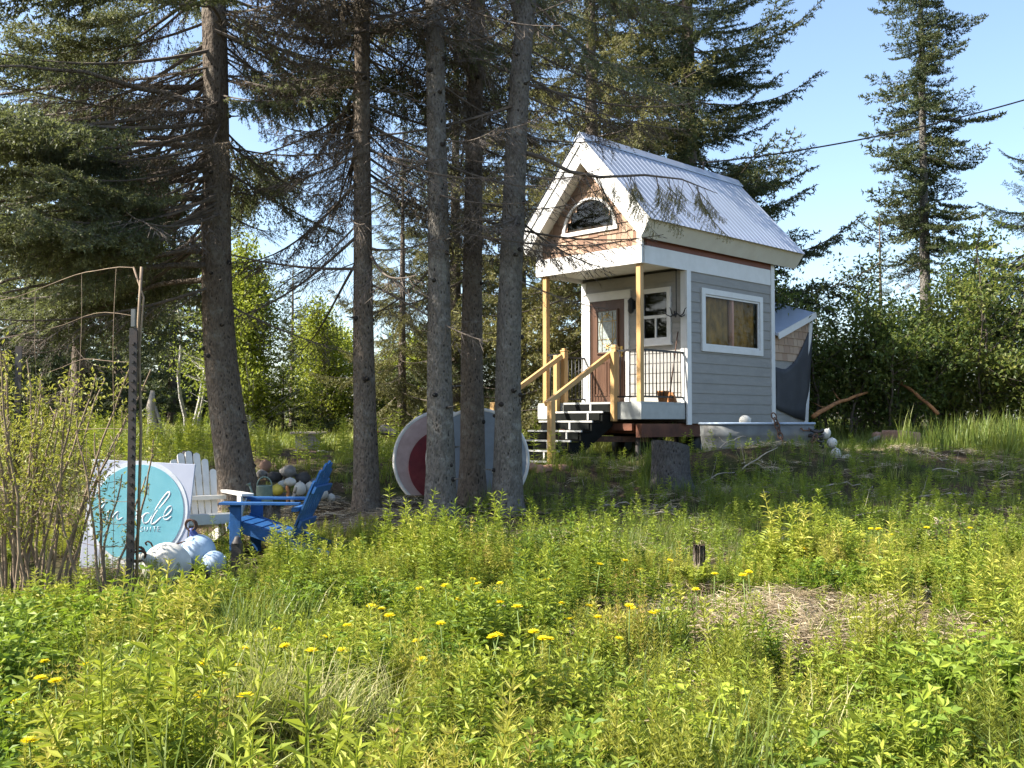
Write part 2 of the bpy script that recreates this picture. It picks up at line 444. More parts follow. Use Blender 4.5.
M['leaf_bush'] = leafmat('bush_leaves', [(0, (0.045, 0.078, 0.025)), (0.5, (0.11, 0.15, 0.04)), (1, (0.27, 0.27, 0.07))], trans=0.45, tcol=(0.28, 0.34, 0.05))
M['leaf_willow'] = leafmat('willow_leaves', [(0, (0.12, 0.15, 0.025)), (0.5, (0.24, 0.25, 0.045)), (1, (0.38, 0.36, 0.08))], trans=0.4, tcol=(0.45, 0.45, 0.06))
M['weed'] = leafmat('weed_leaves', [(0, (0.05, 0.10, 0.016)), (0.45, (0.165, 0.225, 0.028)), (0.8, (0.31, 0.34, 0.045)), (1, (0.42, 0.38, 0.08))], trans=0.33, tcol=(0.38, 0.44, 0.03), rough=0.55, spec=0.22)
M['lush'] = leafmat('lush_leaves', [(0, (0.055, 0.11, 0.016)), (0.5, (0.165, 0.235, 0.028)), (1, (0.34, 0.38, 0.045))], trans=0.33, tcol=(0.32, 0.46, 0.03), rough=0.5, spec=0.25)
M['horse'] = leafmat('horsetail_green', [(0, (0.13, 0.17, 0.025)), (0.5, (0.30, 0.32, 0.05)), (0.9, (0.42, 0.38, 0.08)), (1, (0.36, 0.22, 0.09))], trans=0.40, tcol=(0.45, 0.46, 0.05), rough=0.5)
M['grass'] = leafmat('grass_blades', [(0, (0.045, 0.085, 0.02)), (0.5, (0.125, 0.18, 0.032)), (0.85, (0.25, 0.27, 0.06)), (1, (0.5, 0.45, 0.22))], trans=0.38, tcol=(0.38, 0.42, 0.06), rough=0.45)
M['straw'] = leafmat('dead_straw', [(0, (0.16, 0.115, 0.07)), (0.5, (0.40, 0.32, 0.20)), (1, (0.62, 0.54, 0.40))], trans=0.15, tcol=(0.5, 0.4, 0.2), rough=0.7)
M['petal'] = leafmat('dandelion_petals', [(0, (0.80, 0.64, 0.015)), (1, (0.90, 0.82, 0.05))], trans=0.25, tcol=(0.9, 0.7, 0.02))
M['knot'] = surf('dark_knot', (0.035, 0.028, 0.022), (0.015, 0.012, 0.010), rough=0.9)
M['sap'] = surf('green_stem', (0.14, 0.20, 0.04), rough=0.6)

def groundmat():
    m, nt, out = new_mat('soil_and_turf')
    L = nt.links.new
    tc = N(nt, 'ShaderNodeTexCoord')
    n1 = N(nt, 'ShaderNodeTexNoise', i_Scale=0.9, i_Detail=8, i_Roughness=0.65); L(tc.outputs['Object'], n1.inputs['Vector'])
    n2 = N(nt, 'ShaderNodeTexNoise', i_Scale=26.0, i_Detail=8, i_Roughness=0.7); L(tc.outputs['Object'], n2.inputs['Vector'])
    soil = ramp(nt, n2.outputs['Fac'], [(0.3, (0.03, 0.021, 0.013)), (0.55, (0.085, 0.06, 0.038)), (0.78, (0.22, 0.17, 0.11))])
    turf = ramp(nt, n2.outputs['Fac'], [(0.3, (0.022, 0.032, 0.01)), (0.6, (0.06, 0.07, 0.02)), (0.8, (0.13, 0.12, 0.045))])
    mr = N(nt, 'ShaderNodeMapRange'); mr.inputs['From Min'].default_value = 0.46; mr.inputs['From Max'].default_value = 0.62; L(n1.outputs['Fac'], mr.inputs['Value'])
    mx = N(nt, 'ShaderNodeMix', data_type='RGBA'); L(mr.outputs['Result'], mx.inputs[0]); L(soil, mx.inputs[6]); L(turf, mx.inputs[7])
    b = N(nt, 'ShaderNodeBsdfPrincipled', i_Roughness=0.95); L(mx.outputs[2], b.inputs['Base Color']); b.inputs['Specular IOR Level'].default_value = 0.1
    bp = N(nt, 'ShaderNodeBump', i_Strength=0.8, i_Distance=0.05); L(n2.outputs['Fac'], bp.inputs['Height']); L(bp.outputs['Normal'], b.inputs['Normal'])
    L(b.outputs['BSDF'], out.inputs['Surface'])
    return m
M['ground'] = groundmat()

# ------------------------------------------------------------------ light
SUN_EL = math.radians(42)
SUN_DIR = Vector((-1.0, -0.18, 0)).normalized()
w = bpy.data.worlds.new('World'); scene.world = w; w.use_nodes = True
nt = w.node_tree; nt.nodes.clear()
wo = nt.nodes.new('ShaderNodeOutputWorld'); bg = nt.nodes.new('ShaderNodeBackground'); sk = nt.nodes.new('ShaderNodeTexSky')
sk.sky_type = 'NISHITA'; sk.sun_disc = False; sk.sun_elevation = SUN_EL
sk.sun_rotation = math.atan2(SUN_DIR.x, SUN_DIR.y) % (2 * PI)
sk.air_density = 1.0; sk.dust_density = 1.6; sk.ozone_density = 1.7; sk.altitude = 50
bg.inputs['Strength'].default_value = 0.11
nt.links.new(sk.outputs[0], bg.inputs[0]); nt.links.new(bg.outputs[0], wo.inputs[0])
sd = bpy.data.lights.new('sun', 'SUN'); sd.energy = 5.0; sd.angle = math.radians(0.53); sd.color = (1.0, 0.94, 0.84)
so = bpy.data.objects.new('sun', sd); COL.objects.link(so)
sv = Vector((SUN_DIR.x * math.cos(SUN_EL), SUN_DIR.y * math.cos(SUN_EL), math.sin(SUN_EL)))
so.rotation_euler = sv.to_track_quat('Z', 'Y').to_euler(); so.location = (-20, 5, 20)
vs = scene.view_settings
vs.view_transform = 'Standard'; vs.look = 'None'; vs.gamma = 1.0; vs.use_curve_mapping = False; vs.exposure = 1.58
cy = scene.cycles
cy.max_bounces = 6; cy.diffuse_bounces = 3; cy.glossy_bounces = 3; cy.transmission_bounces = 4; cy.transparent_max_bounces = 8
cy.caustics_reflective = False; cy.caustics_refractive = False

# ------------------------------------------------------------------ ground
def ground():
    xs = np.sinh(np.linspace(-4.2, 4.2, 260)) / math.sinh(4.2) * 400
    xs = np.unique(np.concatenate([xs[np.abs(xs) > 12], np.linspace(-12, 12, 161)]))
    ys = np.unique(np.concatenate([np.linspace(-60, 0, 10), np.linspace(0, 28, 200), 28 + (np.linspace(0, 1, 40) ** 2.2) * 570]))
    X, Y = np.meshgrid(xs, ys)
    Z = gz(X, Y)
    nx, ny = len(xs), len(ys)
    i = np.arange(nx - 1)[None, :] + (np.arange(ny - 1) * nx)[:, None]
    Q = np.stack([i, i + 1, i + nx + 1, i + nx], -1).reshape(-1, 4)
    mb = MB(); mb.add(np.stack([X, Y, Z], -1).reshape(-1, 3), quads=Q, smooth=True)
    o = mb.build('ground', M['ground']); o['kind'] = 'structure'
ground()
# ------------------------------------------------------------------ tiny house (local axes: X to the back, Y to the left, Z up; origin front right corner of the deck)
HYAW = 0.779
HLOC = (2.231, 17.12, EYE + 0.353)
W_, D_, L_, HB, HW, WB = 2.5, 1.30, 4.28, 2.39, 2.70, -0.38
house = thing('tiny_house', 'small grey sided house with steep metal roof and porch, raised on a trailer', 'tiny house', HLOC, HYAW)

def side_pt(px, py):
    k = (px - 512) / 1000.0
    v = (HLOC[0] - k * HLOC[1]) / (k * 0.7026 - 0.7116)
    dep = HLOC[1] + 0.7026 * v
    return v, (422 - py) / 1000.0 * dep - 0.353

def siding(mb, O, A, Nn, a0, a1, z0, z1, holes=(), ex=0.185, lip=0.013, mat=0):
    O = np.array(O, float); A = np.array(A, float); Nn = np.array(Nn, float); Zv = np.array([0, 0, 1.0])
    z = z0
    while z < z1 - 1e-6:
        zt = min(z + ex, z1)
        cuts = sorted({z, zt} | {h for ho in holes for h in ho[2:4] if z < h < zt})
        for b, t in zip(cuts[:-1], cuts[1:]):
            segs = [(a0, a1)]
            for ho in holes:
                if ho[2] < (b + t) / 2 < ho[3]:
                    ns = []
                    for s in segs:
                        if ho[0] > s[0]: ns.append((s[0], min(s[1], ho[0])))
                        if ho[1] < s[1]: ns.append((max(s[0], ho[1]), s[1]))
                    segs = ns
            for s in segs:
                ob = lip * (1 - (b - z) / ex); ot = lip * (1 - (t - z) / ex)
                P = [O + A * s[0] + Zv * b + Nn * ob, O + A * s[1] + Zv * b + Nn * ob, O + A * s[1] + Zv * t + Nn * ot, O + A * s[0] + Zv * t + Nn * ot]
                mb.add(P, quads=[[0, 1, 2, 3]], mat=mat)
                if b == z:
                    mb.add([O + A * s[0] + Zv * b, O + A * s[1] + Zv * b, P[1], P[0]], quads=[[0, 1, 2, 3]], mat=mat)
        z = zt

def frame_rect(mb, O, A, Nn, a0, a1, z0, z1, wd, th, mat=0):
    """a picture frame with inner edge wd inside, th thick, standing on the wall plane"""
    O = np.array(O, float); A = np.array(A, float); Nn = np.array(Nn, float)
    R = np.stack([A, Nn, np.array([0, 0, 1.0])], 1)
    def b(x0, x1, y0, y1):
        mb.box(O + A * (x0 + x1) / 2 + Nn * th / 2 + np.array([0, 0, (y0 + y1) / 2]), (x1 - x0, th, y1 - y0), R, mat)
    b(a0, a0 + wd, z0 + wd, z1 - wd); b(a1 - wd, a1, z0 + wd, z1 - wd); b(a0, a1, z0, z0 + wd); b(a0, a1, z1 - wd, z1)

XA, YA = (1, 0, 0), (0, 1, 0)
# right side wall
wr = MB(); SW = (1.80, 3.77, 1.01, 2.06)
siding(wr, (0, 0, 0), XA, (0, -1, 0), D_, L_, WB, HB + 0.02, holes=[SW])
wr.build('side_wall', M['siding'], house)
wl = MB(); siding(wl, (0, W_, 0), XA, (0, 1, 0), D_, L_, WB, HW + 0.35); wl.build('side_wall', M['siding'], house)
# porch wall
DO = (1.414, 2.283, 0.02, 2.0); FW = (0.39, 0.98, 1.15, 2.07)
wf = MB(); siding(wf, (D_, 0, 0), YA, (-1, 0, 0), 0.0, W_, 0.0, HB + 0.02, holes=[DO, FW]); wf.build('front_wall', M['siding'], house)
wb_ = MB(); siding(wb_, (L_, 0, 0), YA, (1, 0, 0), 0, W_, WB, HW)
wb_.add([(L_, 0, HW), (L_, W_, HW), (L_, W_, 3.2), (L_, W_ / 2, 4.6), (L_, 0, 3.2)], tris=[[0, 1, 2], [0, 2, 3], [0, 3, 4]])
wb_.build('rear_wall', M['siding'], house)
# floor of the cabin and dark room inside
rm = MB(); rm.box(((D_ + L_) / 2, W_ / 2, WB + 0.05), (L_ - D_ - 0.06, W_ - 0.06, 0.06)); rm.build('cabin_floor', M['room'], house)
rc = MB(); rc.box((L_ / 2 + 0.1, W_ / 2, HB + 0.10), (L_ - 0.1, W_ - 0.12, 0.05)); rc.build('ceiling', M['cream'], house)
# corner boards
for (cx, cyy, z0, z1, sx, sy) in ((D_ + 0.045, -0.012, WB - 0.02, HB, 0.13, 0.03), (L_ - 0.05, -0.012, WB - 0.02, HW + 0.12, 0.13, 0.03),
                                 (D_ - 0.012, 0.055, 0.0, HB, 0.03, 0.11), (D_ - 0.012, W_ - 0.055, 0.0, HB, 0.03, 0.11), (L_ + 0.01, 0.05, WB, HW, 0.03, 0.12)):
    c = MB(); c.box((cx, cyy, (z0 + z1) / 2), (sx, sy, z1 - z0)); c.build('corner_board', M['white'], house)
# white frieze band round the porch head and along the side
fb = MB(); fb.box((0.01, W_ / 2, (HB + HW) / 2), (0.06, W_ + 0.02, HW - HB)); fb.build('porch_beam', M['white'], house)
fs = MB(); fs.box((L_ / 2 - 0.04, -0.004, (HB + HW) / 2), (L_ - 0.06 - 0.12, 0.04, HW - HB - 0.002)); fs.build('frieze_board', M['white'], house)
fl = MB(); fl.box((D_ / 2 + 0.02, W_ + 0.0, (HB + HW) / 2), (D_ - 0.06, 0.04, HW - HB - 0.002)); fl.build('frieze_board', M['white'], house)
br = MB(); br.box((L_ / 2 + 0.02, 0.0, HW + 0.20), (L_ - 0.20, 0.035, 0.396)); br.build('stained_eave_strip', M['brown'], house)
cb = MB(); cb.box((0.02, 0.045, HW + 0.17), (0.05, 0.11, 0.34)); cb.build('corner_board', M['white'], house)
cb = MB(); cb.box((0.02, W_ - 0.045, HW + 0.17), (0.05, 0.11, 0.34)); cb.build('corner_board', M['white'], house)

# roof
OV, LR = -0.17, 4.96
E_, RG, RB, EB = (-0.33, 3.10), (W_ / 2, 4.83), (W_ / 2, 4.33), (-0.115, 2.80)
for s in (0, 1):
    f = (lambda p: p) if s == 0 else (lambda p: (W_ - p[0], p[1]))
    prof = [f(E_), f(RG), f(RB), f(EB)]
    sl = MB(); sl.prism(prof, LR - OV - 0.03, (OV + 0.03, 0, 0), (0, 1, 0), (0, 0, 1)); sl.build('roof_deck', M['cream'], house)
    # rake board (front) with a narrow outer strip standing proud
    rk = MB(); rk.prism(prof, 0.028, (OV, 0, 0), (0, 1, 0), (0, 0, 1))
    t = 0.36
    inner = lambda a, b: (a[0] * (1 - t) + b[0] * t, a[1] * (1 - t) + b[1] * t)
    pr2 = [f(E_), f(RG), f(inner(RG, RB)), f(inner(E_, EB))]
    rk.prism(pr2, 0.02, (OV - 0.0205, 0, 0), (0, 1, 0), (0, 0, 1))
    rk.build('rake_board', M['white'], house)
    # ribbed metal sheet
    sx = []; x = OV - 0.04
    while x < LR + 0.03:
        sx += [(x, 0), (x + 0.115, 0), (x + 0.125, 0.0075), (x + 0.150, 0.0075), (x + 0.16, 0)]; x += 0.1601
    sx = [p for p in sx if p[0] <= LR + 0.04]
    e = np.array(f((E_[0] - 0.035, E_[1] - 0.04))); r = np.array(f(RG)); dv = r - e; dv /= np.linalg.norm(dv)
    nn = np.array([-dv[1], dv[0]]) if s == 0 else np.array([dv[1], -dv[0]])
    V = []
    for (xx, h) in sx:
        for p in (e, r):
            q = p + nn * (0.012 + h)
            V.append((xx, q[0], q[1]))
    n = len(sx); rp = MB()
    rp.add(V, quads=[[2 * i, 2 * i + 2, 2 * i + 3, 2 * i + 1] for i in range(n - 1)])
    rp.build('metal_roof', M['roof'], house)
rc = MB(); rc.prism([(W_ / 2 - 0.13, 4.725), (W_ / 2, 4.875), (W_ / 2 + 0.13, 4.725), (W_ / 2 + 0.13, 4.745), (W_ / 2, 4.895), (W_ / 2 - 0.13, 4.745)][::-1], LR - OV + 0.06, (OV - 0.03, 0, 0), (0, 1, 0), (0, 0, 1))
rc.build('ridge_cap', M['roof'], house)

# shingled gable with the half-round window
AWC, AWR, AWZ = W_ / 2, 0.655, 3.07
sg = MB(); zrow = HW - 0.03; row = 0
sg.prism([(0.0, HW - 0.02), (W_, HW - 0.02), (W_, 3.1), (AWC + AWR * 0.9, 3.75), (W_ / 2, 4.5), (AWC - AWR * 0.9, 3.75), (0, 3.1)], -0.01, (0.13, 0, 0), (0, 1, 0), (0, 0, 1)) if False else None
while zrow < 4.55:
    u = 0.0 - rng.random() * 0.1
    while u < W_:
        wd = 0.10 + rng.random() * 0.13
        u0, u1 = max(u, 0.005), min(u + wd - 0.005, W_ - 0.005)
        um = (u0 + u1) / 2
        lim = 2.80 + (min(um, W_ - um) + 0.115) * 1.12 + 0.12
        z0 = zrow + rng.normal(0, 0.006); z1 = zrow + 0.20
        inwin = abs(um - AWC) < AWR - 0.06 and AWZ - 0.05 < zrow < AWZ - 0.16 + math.sqrt(max(0, AWR ** 2 - (um - AWC) ** 2))
        if z0 < lim and u1 - u0 > 0.02 and not (zrow >= AWZ - 0.06 and inwin):
            tn = np.clip(rng.normal(0.5, 0.2), 0, 1)
            o = 0.022
            P = [(0.09 - o, u0, z0), (0.09 - o, u1, z0), (0.09, u1, z1), (0.09, u0, z1), (0.09, u0, z0), (0.09, u1, z0)]
            sg.add(P, quads=[[0, 3, 2, 1], [0, 1, 5, 4]], tint=tn)
        u += wd
    zrow += 0.165; row += 1
sg.build('shingle_gable', M['shingle'], house)
aw_ang = np.linspace(0, PI, 25)
fr = MB()
ro, ri = AWR, AWR - 0.075
outer = [(AWC + ro * math.cos(a), AWZ + ro * math.sin(a)) for a in aw_ang]
inn = [(AWC + ri * math.cos(a), AWZ + 0.07 + (ri - 0.04) * math.sin(a)) for a in aw_ang]
V = [(0.045, p[0], p[1]) for p in outer] + [(0.045, p[0], p[1]) for p in inn] + [(0.11, p[0], p[1]) for p in outer] + [(0.11, p[0], p[1]) for p in inn]
n = 25; Q = []
for i in range(n - 1):
    Q += [[i, i + 1, n + i + 1, n + i], [n + i, n + i + 1, 3 * n + i + 1, 3 * n + i], [2 * n + i, 2 * n + i + 1, i + 1, i]]
fr.add(V, quads=Q); fr.box((0.077, AWC, AWZ + 0.034), (0.066, 2 * ro + 0.03, 0.07))
awf = fr.build('arch_window', M['white'], house)
pn = MB(); pn.prism([(p[0], p[1]) for p in inn], 0.006, (0.085, 0, 0), (0, 1, 0), (0, 0, 1)); pn.build('pane', M['glass_dark'], awf)
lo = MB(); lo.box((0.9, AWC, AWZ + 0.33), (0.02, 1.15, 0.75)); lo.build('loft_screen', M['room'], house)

# porch deck
dk = MB()
for i in range(9):
    dk.box((0.07 + i * 0.145, W_ / 2, -0.018), (0.139, W_ - 0.06, 0.036))
dk.build('deck_boards', M['deck'], house)
rim = MB(); rim.box((0.012, W_ / 2, -0.17), (0.035, W_ - 0.04, 0.265)); rim.box((D_ / 2 + 0.0, 0.035, -0.17), (D_ - 0.06, 0.035, 0.262)); rim.box((D_ / 2, W_ - 0.035, -0.17), (D_ - 0.06, 0.035, 0.262))
rim.build('deck_rim', M['deck'], house)
for uu in (0.10, 2.33):
    p = MB(); p.box((0.075, uu, HB / 2), (0.095, 0.095, HB - 0.002)); p.build('porch_post', M['post'], house, bevel=0.006)
for uu in (0.66, 1.87):
    p = MB(); p.box((0.075, uu, 0.40), (0.10, 0.10, 1.1)); p.box((0.075, uu, 0.965), (0.12, 0.12, 0.025)); p.box((0.075, uu, 0.995), (0.07, 0.07, 0.03))
    p.build('newel_post', M['post'], house, bevel=0.005)
def rail(p0, p1, n):
    p0 = np.array(p0, float); p1 = np.array(p1, float)
    r = MB(); zt = np.array([0, 0, 0.90]); zb = np.array([0, 0, 0.09])
    r.bar(p0 + zt, p1 + zt, 0.035, 0.035); r.bar(p0 + zb, p1 + zb, 0.03, 0.03)
    for i in range(n):
        q = p0 + (p1 - p0) * (i + 0.5) / n
        r.tube([q + zb, q + zt], 0.011, 6)
    r.build('railing', M['black'], house)
rail((0.13, 0.07, 0), (D_ - 0.03, 0.07, 0), 11); rail((0.13, W_ - 0.07, 0), (D_ - 0.03, W_ - 0.07, 0), 11)
rail((0.075, 0.16, 0), (0.075, 0.60, 0), 4); rail((0.075, 1.93, 0), (0.075, 2.27, 0), 3)

# door
db = MB(); db.box((D_ + 0.02, (DO[0] + DO[1]) / 2, 1.01), (0.04, DO[1] - DO[0] - 0.06, 1.96))
for (a, b, z0, z1) in ((1.50, 1.83, 0.15, 0.82), (1.87, 2.20, 0.15, 0.82)):
    frame_rect(db, (D_ - 0.0, 0, 0), YA, (-1, 0, 0), a, b, z0, z1, 0.035, 0.014)
door = db.build('door', M['door'], house)
g = MB(); g.box((D_ - 0.004, 1.85, 1.40), (0.012, 0.50, 0.82)); g.build('leaded_pane', M['lead_glass'], door)
g = MB(); frame_rect(g, (D_ - 0.0, 0, 0), YA, (-1, 0, 0), 1.58, 2.12, 0.97, 1.83, 0.03, 0.03)
g.build('pane_moulding', M['door'], door)
g = MB()
for k in range(6):
    a = k * PI / 3
    for zc in (1.10, 1.72):
        g.tube([(D_ - 0.016, 1.85, zc), (D_ - 0.016, 1.85 + 0.09 * math.cos(a), zc + 0.09 * math.sin(a))], [0.012, 0.002], 5)
for (a, b) in (((1.62, 1.25), (2.08, 1.25)), ((1.62, 1.6), (2.08, 1.6)), ((1.72, 1.02), (1.72, 1.78)), ((1.98, 1.02), (1.98, 1.78))):
    g.tube([(D_ - 0.014, a[0], a[1]), (D_ - 0.014, b[0], b[1])], 0.006, 5)
g.tube([(D_ - 0.014, 1.85 + 0.2 * math.cos(t), 1.42 + 0.3 * math.sin(t)) for t in np.linspace(0, 2 * PI, 20)], 0.006, 5, cap=False)
g.build('leading', M['brass'], door)
hd = MB(); hd.lathe([(0.001, 0), (0.022, 0.0), (0.03, 0.02), (0.02, 0.045), (0.001, 0.05)], 12, (D_ - 0.005, 1.50, 0.95), roty(-PI / 2)); hd.box((D_ - 0.006, 1.50, 1.0), (0.012, 0.05, 0.2)); hd.build('handle', M['brass'], door)
dt = MB()
dt.box((D_ - 0.016, 2.335, 1.0), (0.03, 0.10, 2.0)); dt.box((D_ - 0.016, 1.362, 1.0), (0.03, 0.10, 2.0)); dt.box((D_ - 0.02, 1.85, 2.075), (0.04, 1.16, 0.14)); dt.box((D_ - 0.03, 1.85, 2.155), (0.06, 1.22, 0.02))
dt.build('door_trim', M['white'], house)
fdr = MB(); frame_rect(fdr, (D_, 0, 0), YA, (-1, 0, 0), DO[0] - 0.0, DO[1], DO[2], DO[3], 0.032, 0.01); fdr.build('door_frame', M['door'], house)

# porch window
fw = MB(); frame_rect(fw, (D_, 0, 0), YA, (-1, 0, 0), 0.33, 1.04, 1.09, 2.13, 0.085, 0.035); fw.box((D_ - 0.03, 0.685, 1.075), (0.07, 0.78, 0.03))
fwo = fw.build('porch_window', M['white'], house)
sa = MB(); sa.box((D_ - 0.005, 0.685, 1.60), (0.03, 0.54, 0.055)); sa.box((D_ - 0.004, 0.685, 1.375), (0.024, 0.035, 0.39)); sa.box((D_ - 0.004, 0.685, 1.19), (0.026, 0.54, 0.04)); sa.build('sash', M['white'], fwo)
p = MB(); p.box((D_ + 0.012, 0.685, 1.61), (0.006, 0.58, 0.90)); p.build('pane', M['glass_dark'], fwo)
p = MB(); p.box((D_ + 0.35, 0.685, 1.61), (0.02, 0.9, 1.1)); p.build('inner_blind', M['room'], fwo)
# side window
sw = MB(); frame_rect(sw, (0, 0, 0), XA, (0, -1, 0), 1.74, 3.83, 0.95, 2.12, 0.105, 0.04); frame_rect(sw, (0, 0.012, 0), XA, (0, -1, 0), 1.85, 3.72, 1.06, 2.01, 0.035, 0.03)
swo = sw.build('side_window', M['white'], house)
p = MB(); p.box((2.785, 0.012, 1.535), (1.94, 0.006, 1.02)); p.build('pane', M['glass'], swo)
cu = MB(); xs = np.linspace(1.82, 3.75, 60)
V = []
for i, x in enumerate(xs):
    yy = 0.10 + 0.02 * math.sin(i * 1.1) + 0.01 * math.sin(i * 2.7)
    V += [(x, yy, 1.02), (x, yy, 2.05)]
cu.add(V, quads=[[2 * i, 2 * i + 2, 2 * i + 3, 2 * i + 1] for i in range(59)], smooth=True); cu.build('curtain', M['curtain'], swo)  # mottled amber sheet added close behind the glass to colour the pane
cu = MB(); cu.tube([(2.83, 0.055, 1.03), (2.84, 0.06, 1.5), (2.83, 0.055, 2.05)], 0.055, 8); cu.build('gathered_curtain', M['curtain_post'], swo)  # pinkish upright bar behind the middle of the pane
# wall lamp beside the door
wl_ = MB(); wl_.box((D_ - 0.02, 1.20, 1.86), (0.03, 0.08, 0.16)); wl_.lathe([(0.001, 0.14), (0.06, 0.08), (0.05, 0.0), (0.055, -0.12), (0.03, -0.16), (0.001, -0.17)], 8, (D_ - 0.10, 1.20, 1.86)); wl_.bar((D_ - 0.02, 1.2, 1.95), (D_ - 0.1, 1.2, 1.99), 0.02, 0.02)
wl_.build('wall_lamp', M['black'], house)

# chassis under the house
ch = MB()
for yy in (0.12, W_ - 0.12):
    ch.box((L_ / 2 + 0.02, yy, WB - 0.12), (L_ - 0.06, 0.12, 0.235))
for i in range(6):
    ch.box((0.25 + i * 0.8, W_ / 2, WB - 0.10), (0.08, W_ - 0.4, 0.15))
ch.box((0.06, W_ / 2, WB - 0.06), (0.07, W_ - 0.5, 0.12))
ch.build('chassis', M['trailer'], house)
tg = MB(); tg.bar((0.6, 0.35, WB - 0.28), (-1.0, 1.25, WB - 0.26), 0.08, 0.10); tg.bar((0.6, W_ - 0.35, WB - 0.28), (-1.0, 1.25, WB - 0.26), 0.08, 0.10); tg.build('tow_frame', M['rust'], house)
for (jx, jy) in ((0.25, 0.3), (0.25, 2.2), (4.0, 0.35), (4.0, 2.2)):
    j = MB(); j.lathe([(0.17, -1.25), (0.15, -1.2), (0.05, -0.9), (0.05, WB - 0.235)], 6, (jx, jy, 0)); j.build('jack_stand', M['steel'], house)
for yy in (0.34, W_ - 0.34):
    for xx in (2.2, 3.05):
        wmb = MB(); wmb.lathe([(0.12, -0.09), (0.26, -0.10), (0.34, -0.07), (0.36, 0.0), (0.34, 0.07), (0.26, 0.10), (0.12, 0.09)], 24, (xx, yy, -0.80), rotx(PI / 2)); wh = wmb.build('wheel', M['black'], house)
        r_ = MB(); r_.lathe([(0.001, -0.06), (0.20, -0.05), (0.25, -0.085), (0.25, 0.085), (0.2, 0.05), (0.001, 0.06)], 20, (xx, yy, -0.80), rotx(PI / 2)); r_.build('rim', M['rim'], wh)

# rear lean-to
x0, x1b, x1t = L_ + 0.03, 5.55, 5.80
zl, zr = 1.40, 1.92
ew = MB(); z = WB
while z < zr:
    zt = min(z + 0.185, zr)
    def xr(q): return x1b + (x1t - x1b) * np.clip((q - WB) / (zr - WB), 0, 1)
    def xl(q): return x0 if q < zl else x0 + (q - zl) / (zr - zl) * (xr(q) - x0)
    if z < 0.92:
        ew.add([(xl(z), 0.03 - 0.013, z), (xr(z), 0.03 - 0.013, z), (xr(zt), 0.03, zt), (xl(zt), 0.03, zt), (xl(z), 0.03, z), (xr(z), 0.03, z)], quads=[[0, 1, 2, 3], [4, 5, 1, 0]])
    z = zt
for (xa) in (1,):
    ew.add([(x1b, 0.03, WB), (x1b, W_ - 0.03, WB), (x1t, W_ - 0.03, zr), (x1t, 0.03, zr)], quads=[[0, 1, 2, 3]])
    ew.add([(x0, W_ - 0.03, WB), (x1b, W_ - 0.03, WB), (x1t, W_ - 0.03, zr), (x0, W_ - 0.03, zl)], quads=[[0, 1, 2, 3]])
ew.build('rear_bay_wall', M['siding'], house)
es = MB(); z = 0.90
while z < zr:
    x = x0
    while x < x1t:
        wd = 0.12 + rng.random() * 0.12
        lim = zl + (x + wd / 2 - x0) / (x1t - x0) * (zr - zl)
        xmax = x1b + (x1t - x1b) * (z - WB) / (zr - WB)
        if z < lim - 0.02 and x + wd * 0.5 < xmax:
            xe = min(x + wd - 0.006, xmax); z1 = min(z + 0.19, lim + 0.03)
            es.add([(x, 0.006, z), (xe, 0.006, z), (xe, 0.026, z1), (x, 0.026, z1), (x, 0.03, z), (xe, 0.03, z)], quads=[[0, 1, 2, 3], [4, 5, 1, 0]], tint=0.55 + 0.35 * rng.random())
        x += wd
    z += 0.16
es.build('rear_bay_shingles', M['shingle'], house)
for s in (0, 1):
    f = (lambda p: p) if s == 0 else (lambda p: (p[0], W_ - p[1], p[2]))
    A = [(x0 - 0.0, -0.07, zl - 0.02), (x1t + 0.06, -0.07, zr + 0.0), (x1t + 0.06, W_ / 2, 2.33), (x0, W_ / 2, 2.33)]
    V = [f(p) for p in A] + [f((p[0], p[1], p[2] + 0.05)) for p in A]
    rb = MB(); rb.add(V, quads=[[0, 1, 2, 3], [4, 5, 6, 7], [0, 1, 5, 4], [1, 2, 6, 5], [3, 0, 4, 7]]); rb.build('rear_bay_roof', M['roof'], house)
ft = MB(); ft.bar((x0 + 0.02, -0.085, zl - 0.02), (x1t + 0.06, -0.085, zr - 0.0), 0.025, 0.13); ft.bar((x1b - 0.01, 0.0, WB), (x1t - 0.01, 0.0, zr), 0.12, 0.035, up=(0, 1, 0)); ft.build('rear_bay_trim', M['white'], house)

# tarp hanging over the rear bay: a sagging sheet between corner and wall
zm = lambda x, y: side_pt(670 + x / 4.044, 260 + y / 4.044)
top = [zm(*p) for p in ((426, 432), (450, 440), (472, 440), (498, 420), (515, 395), (535, 355), (556, 310), (572, 270), (581, 235))]
bot = [zm(*p) for p in ((426, 600), (438, 606), (452, 613), (470, 620), (490, 630), (505, 637), (520, 643), (536, 648), (552, 652))]
tp = MB(); V = []
nr = 9
for i in range(9):
    for j in range(nr):
        t = j / (nr - 1)
        v = top[i][0] * (1 - t) + bot[i][0] * t; zz = top[i][1] * (1 - t) + bot[i][1] * t
        V.append((v, 0.0 - 0.012 * math.sin(PI * t) - 0.008 * math.sin(i * 1.7 + t * 3), zz))
tp.add(V, quads=[[i * nr + j, (i + 1) * nr + j, (i + 1) * nr + j + 1, i * nr + j + 1] for i in range(8) for j in range(nr - 1)], smooth=True)
tpo = tp.build('tarp', M['tarp'])
tpo.matrix_world = Matrix.Translation(HLOC) @ Matrix.Rotation(HYAW, 4, 'Z')
tag(tpo, 'dark tarp sagging over the shingled bay at the back of the house', 'tarp')
so_ = tpo.modifiers.new('thickness', 'SOLIDIFY'); so_.thickness = 0.008

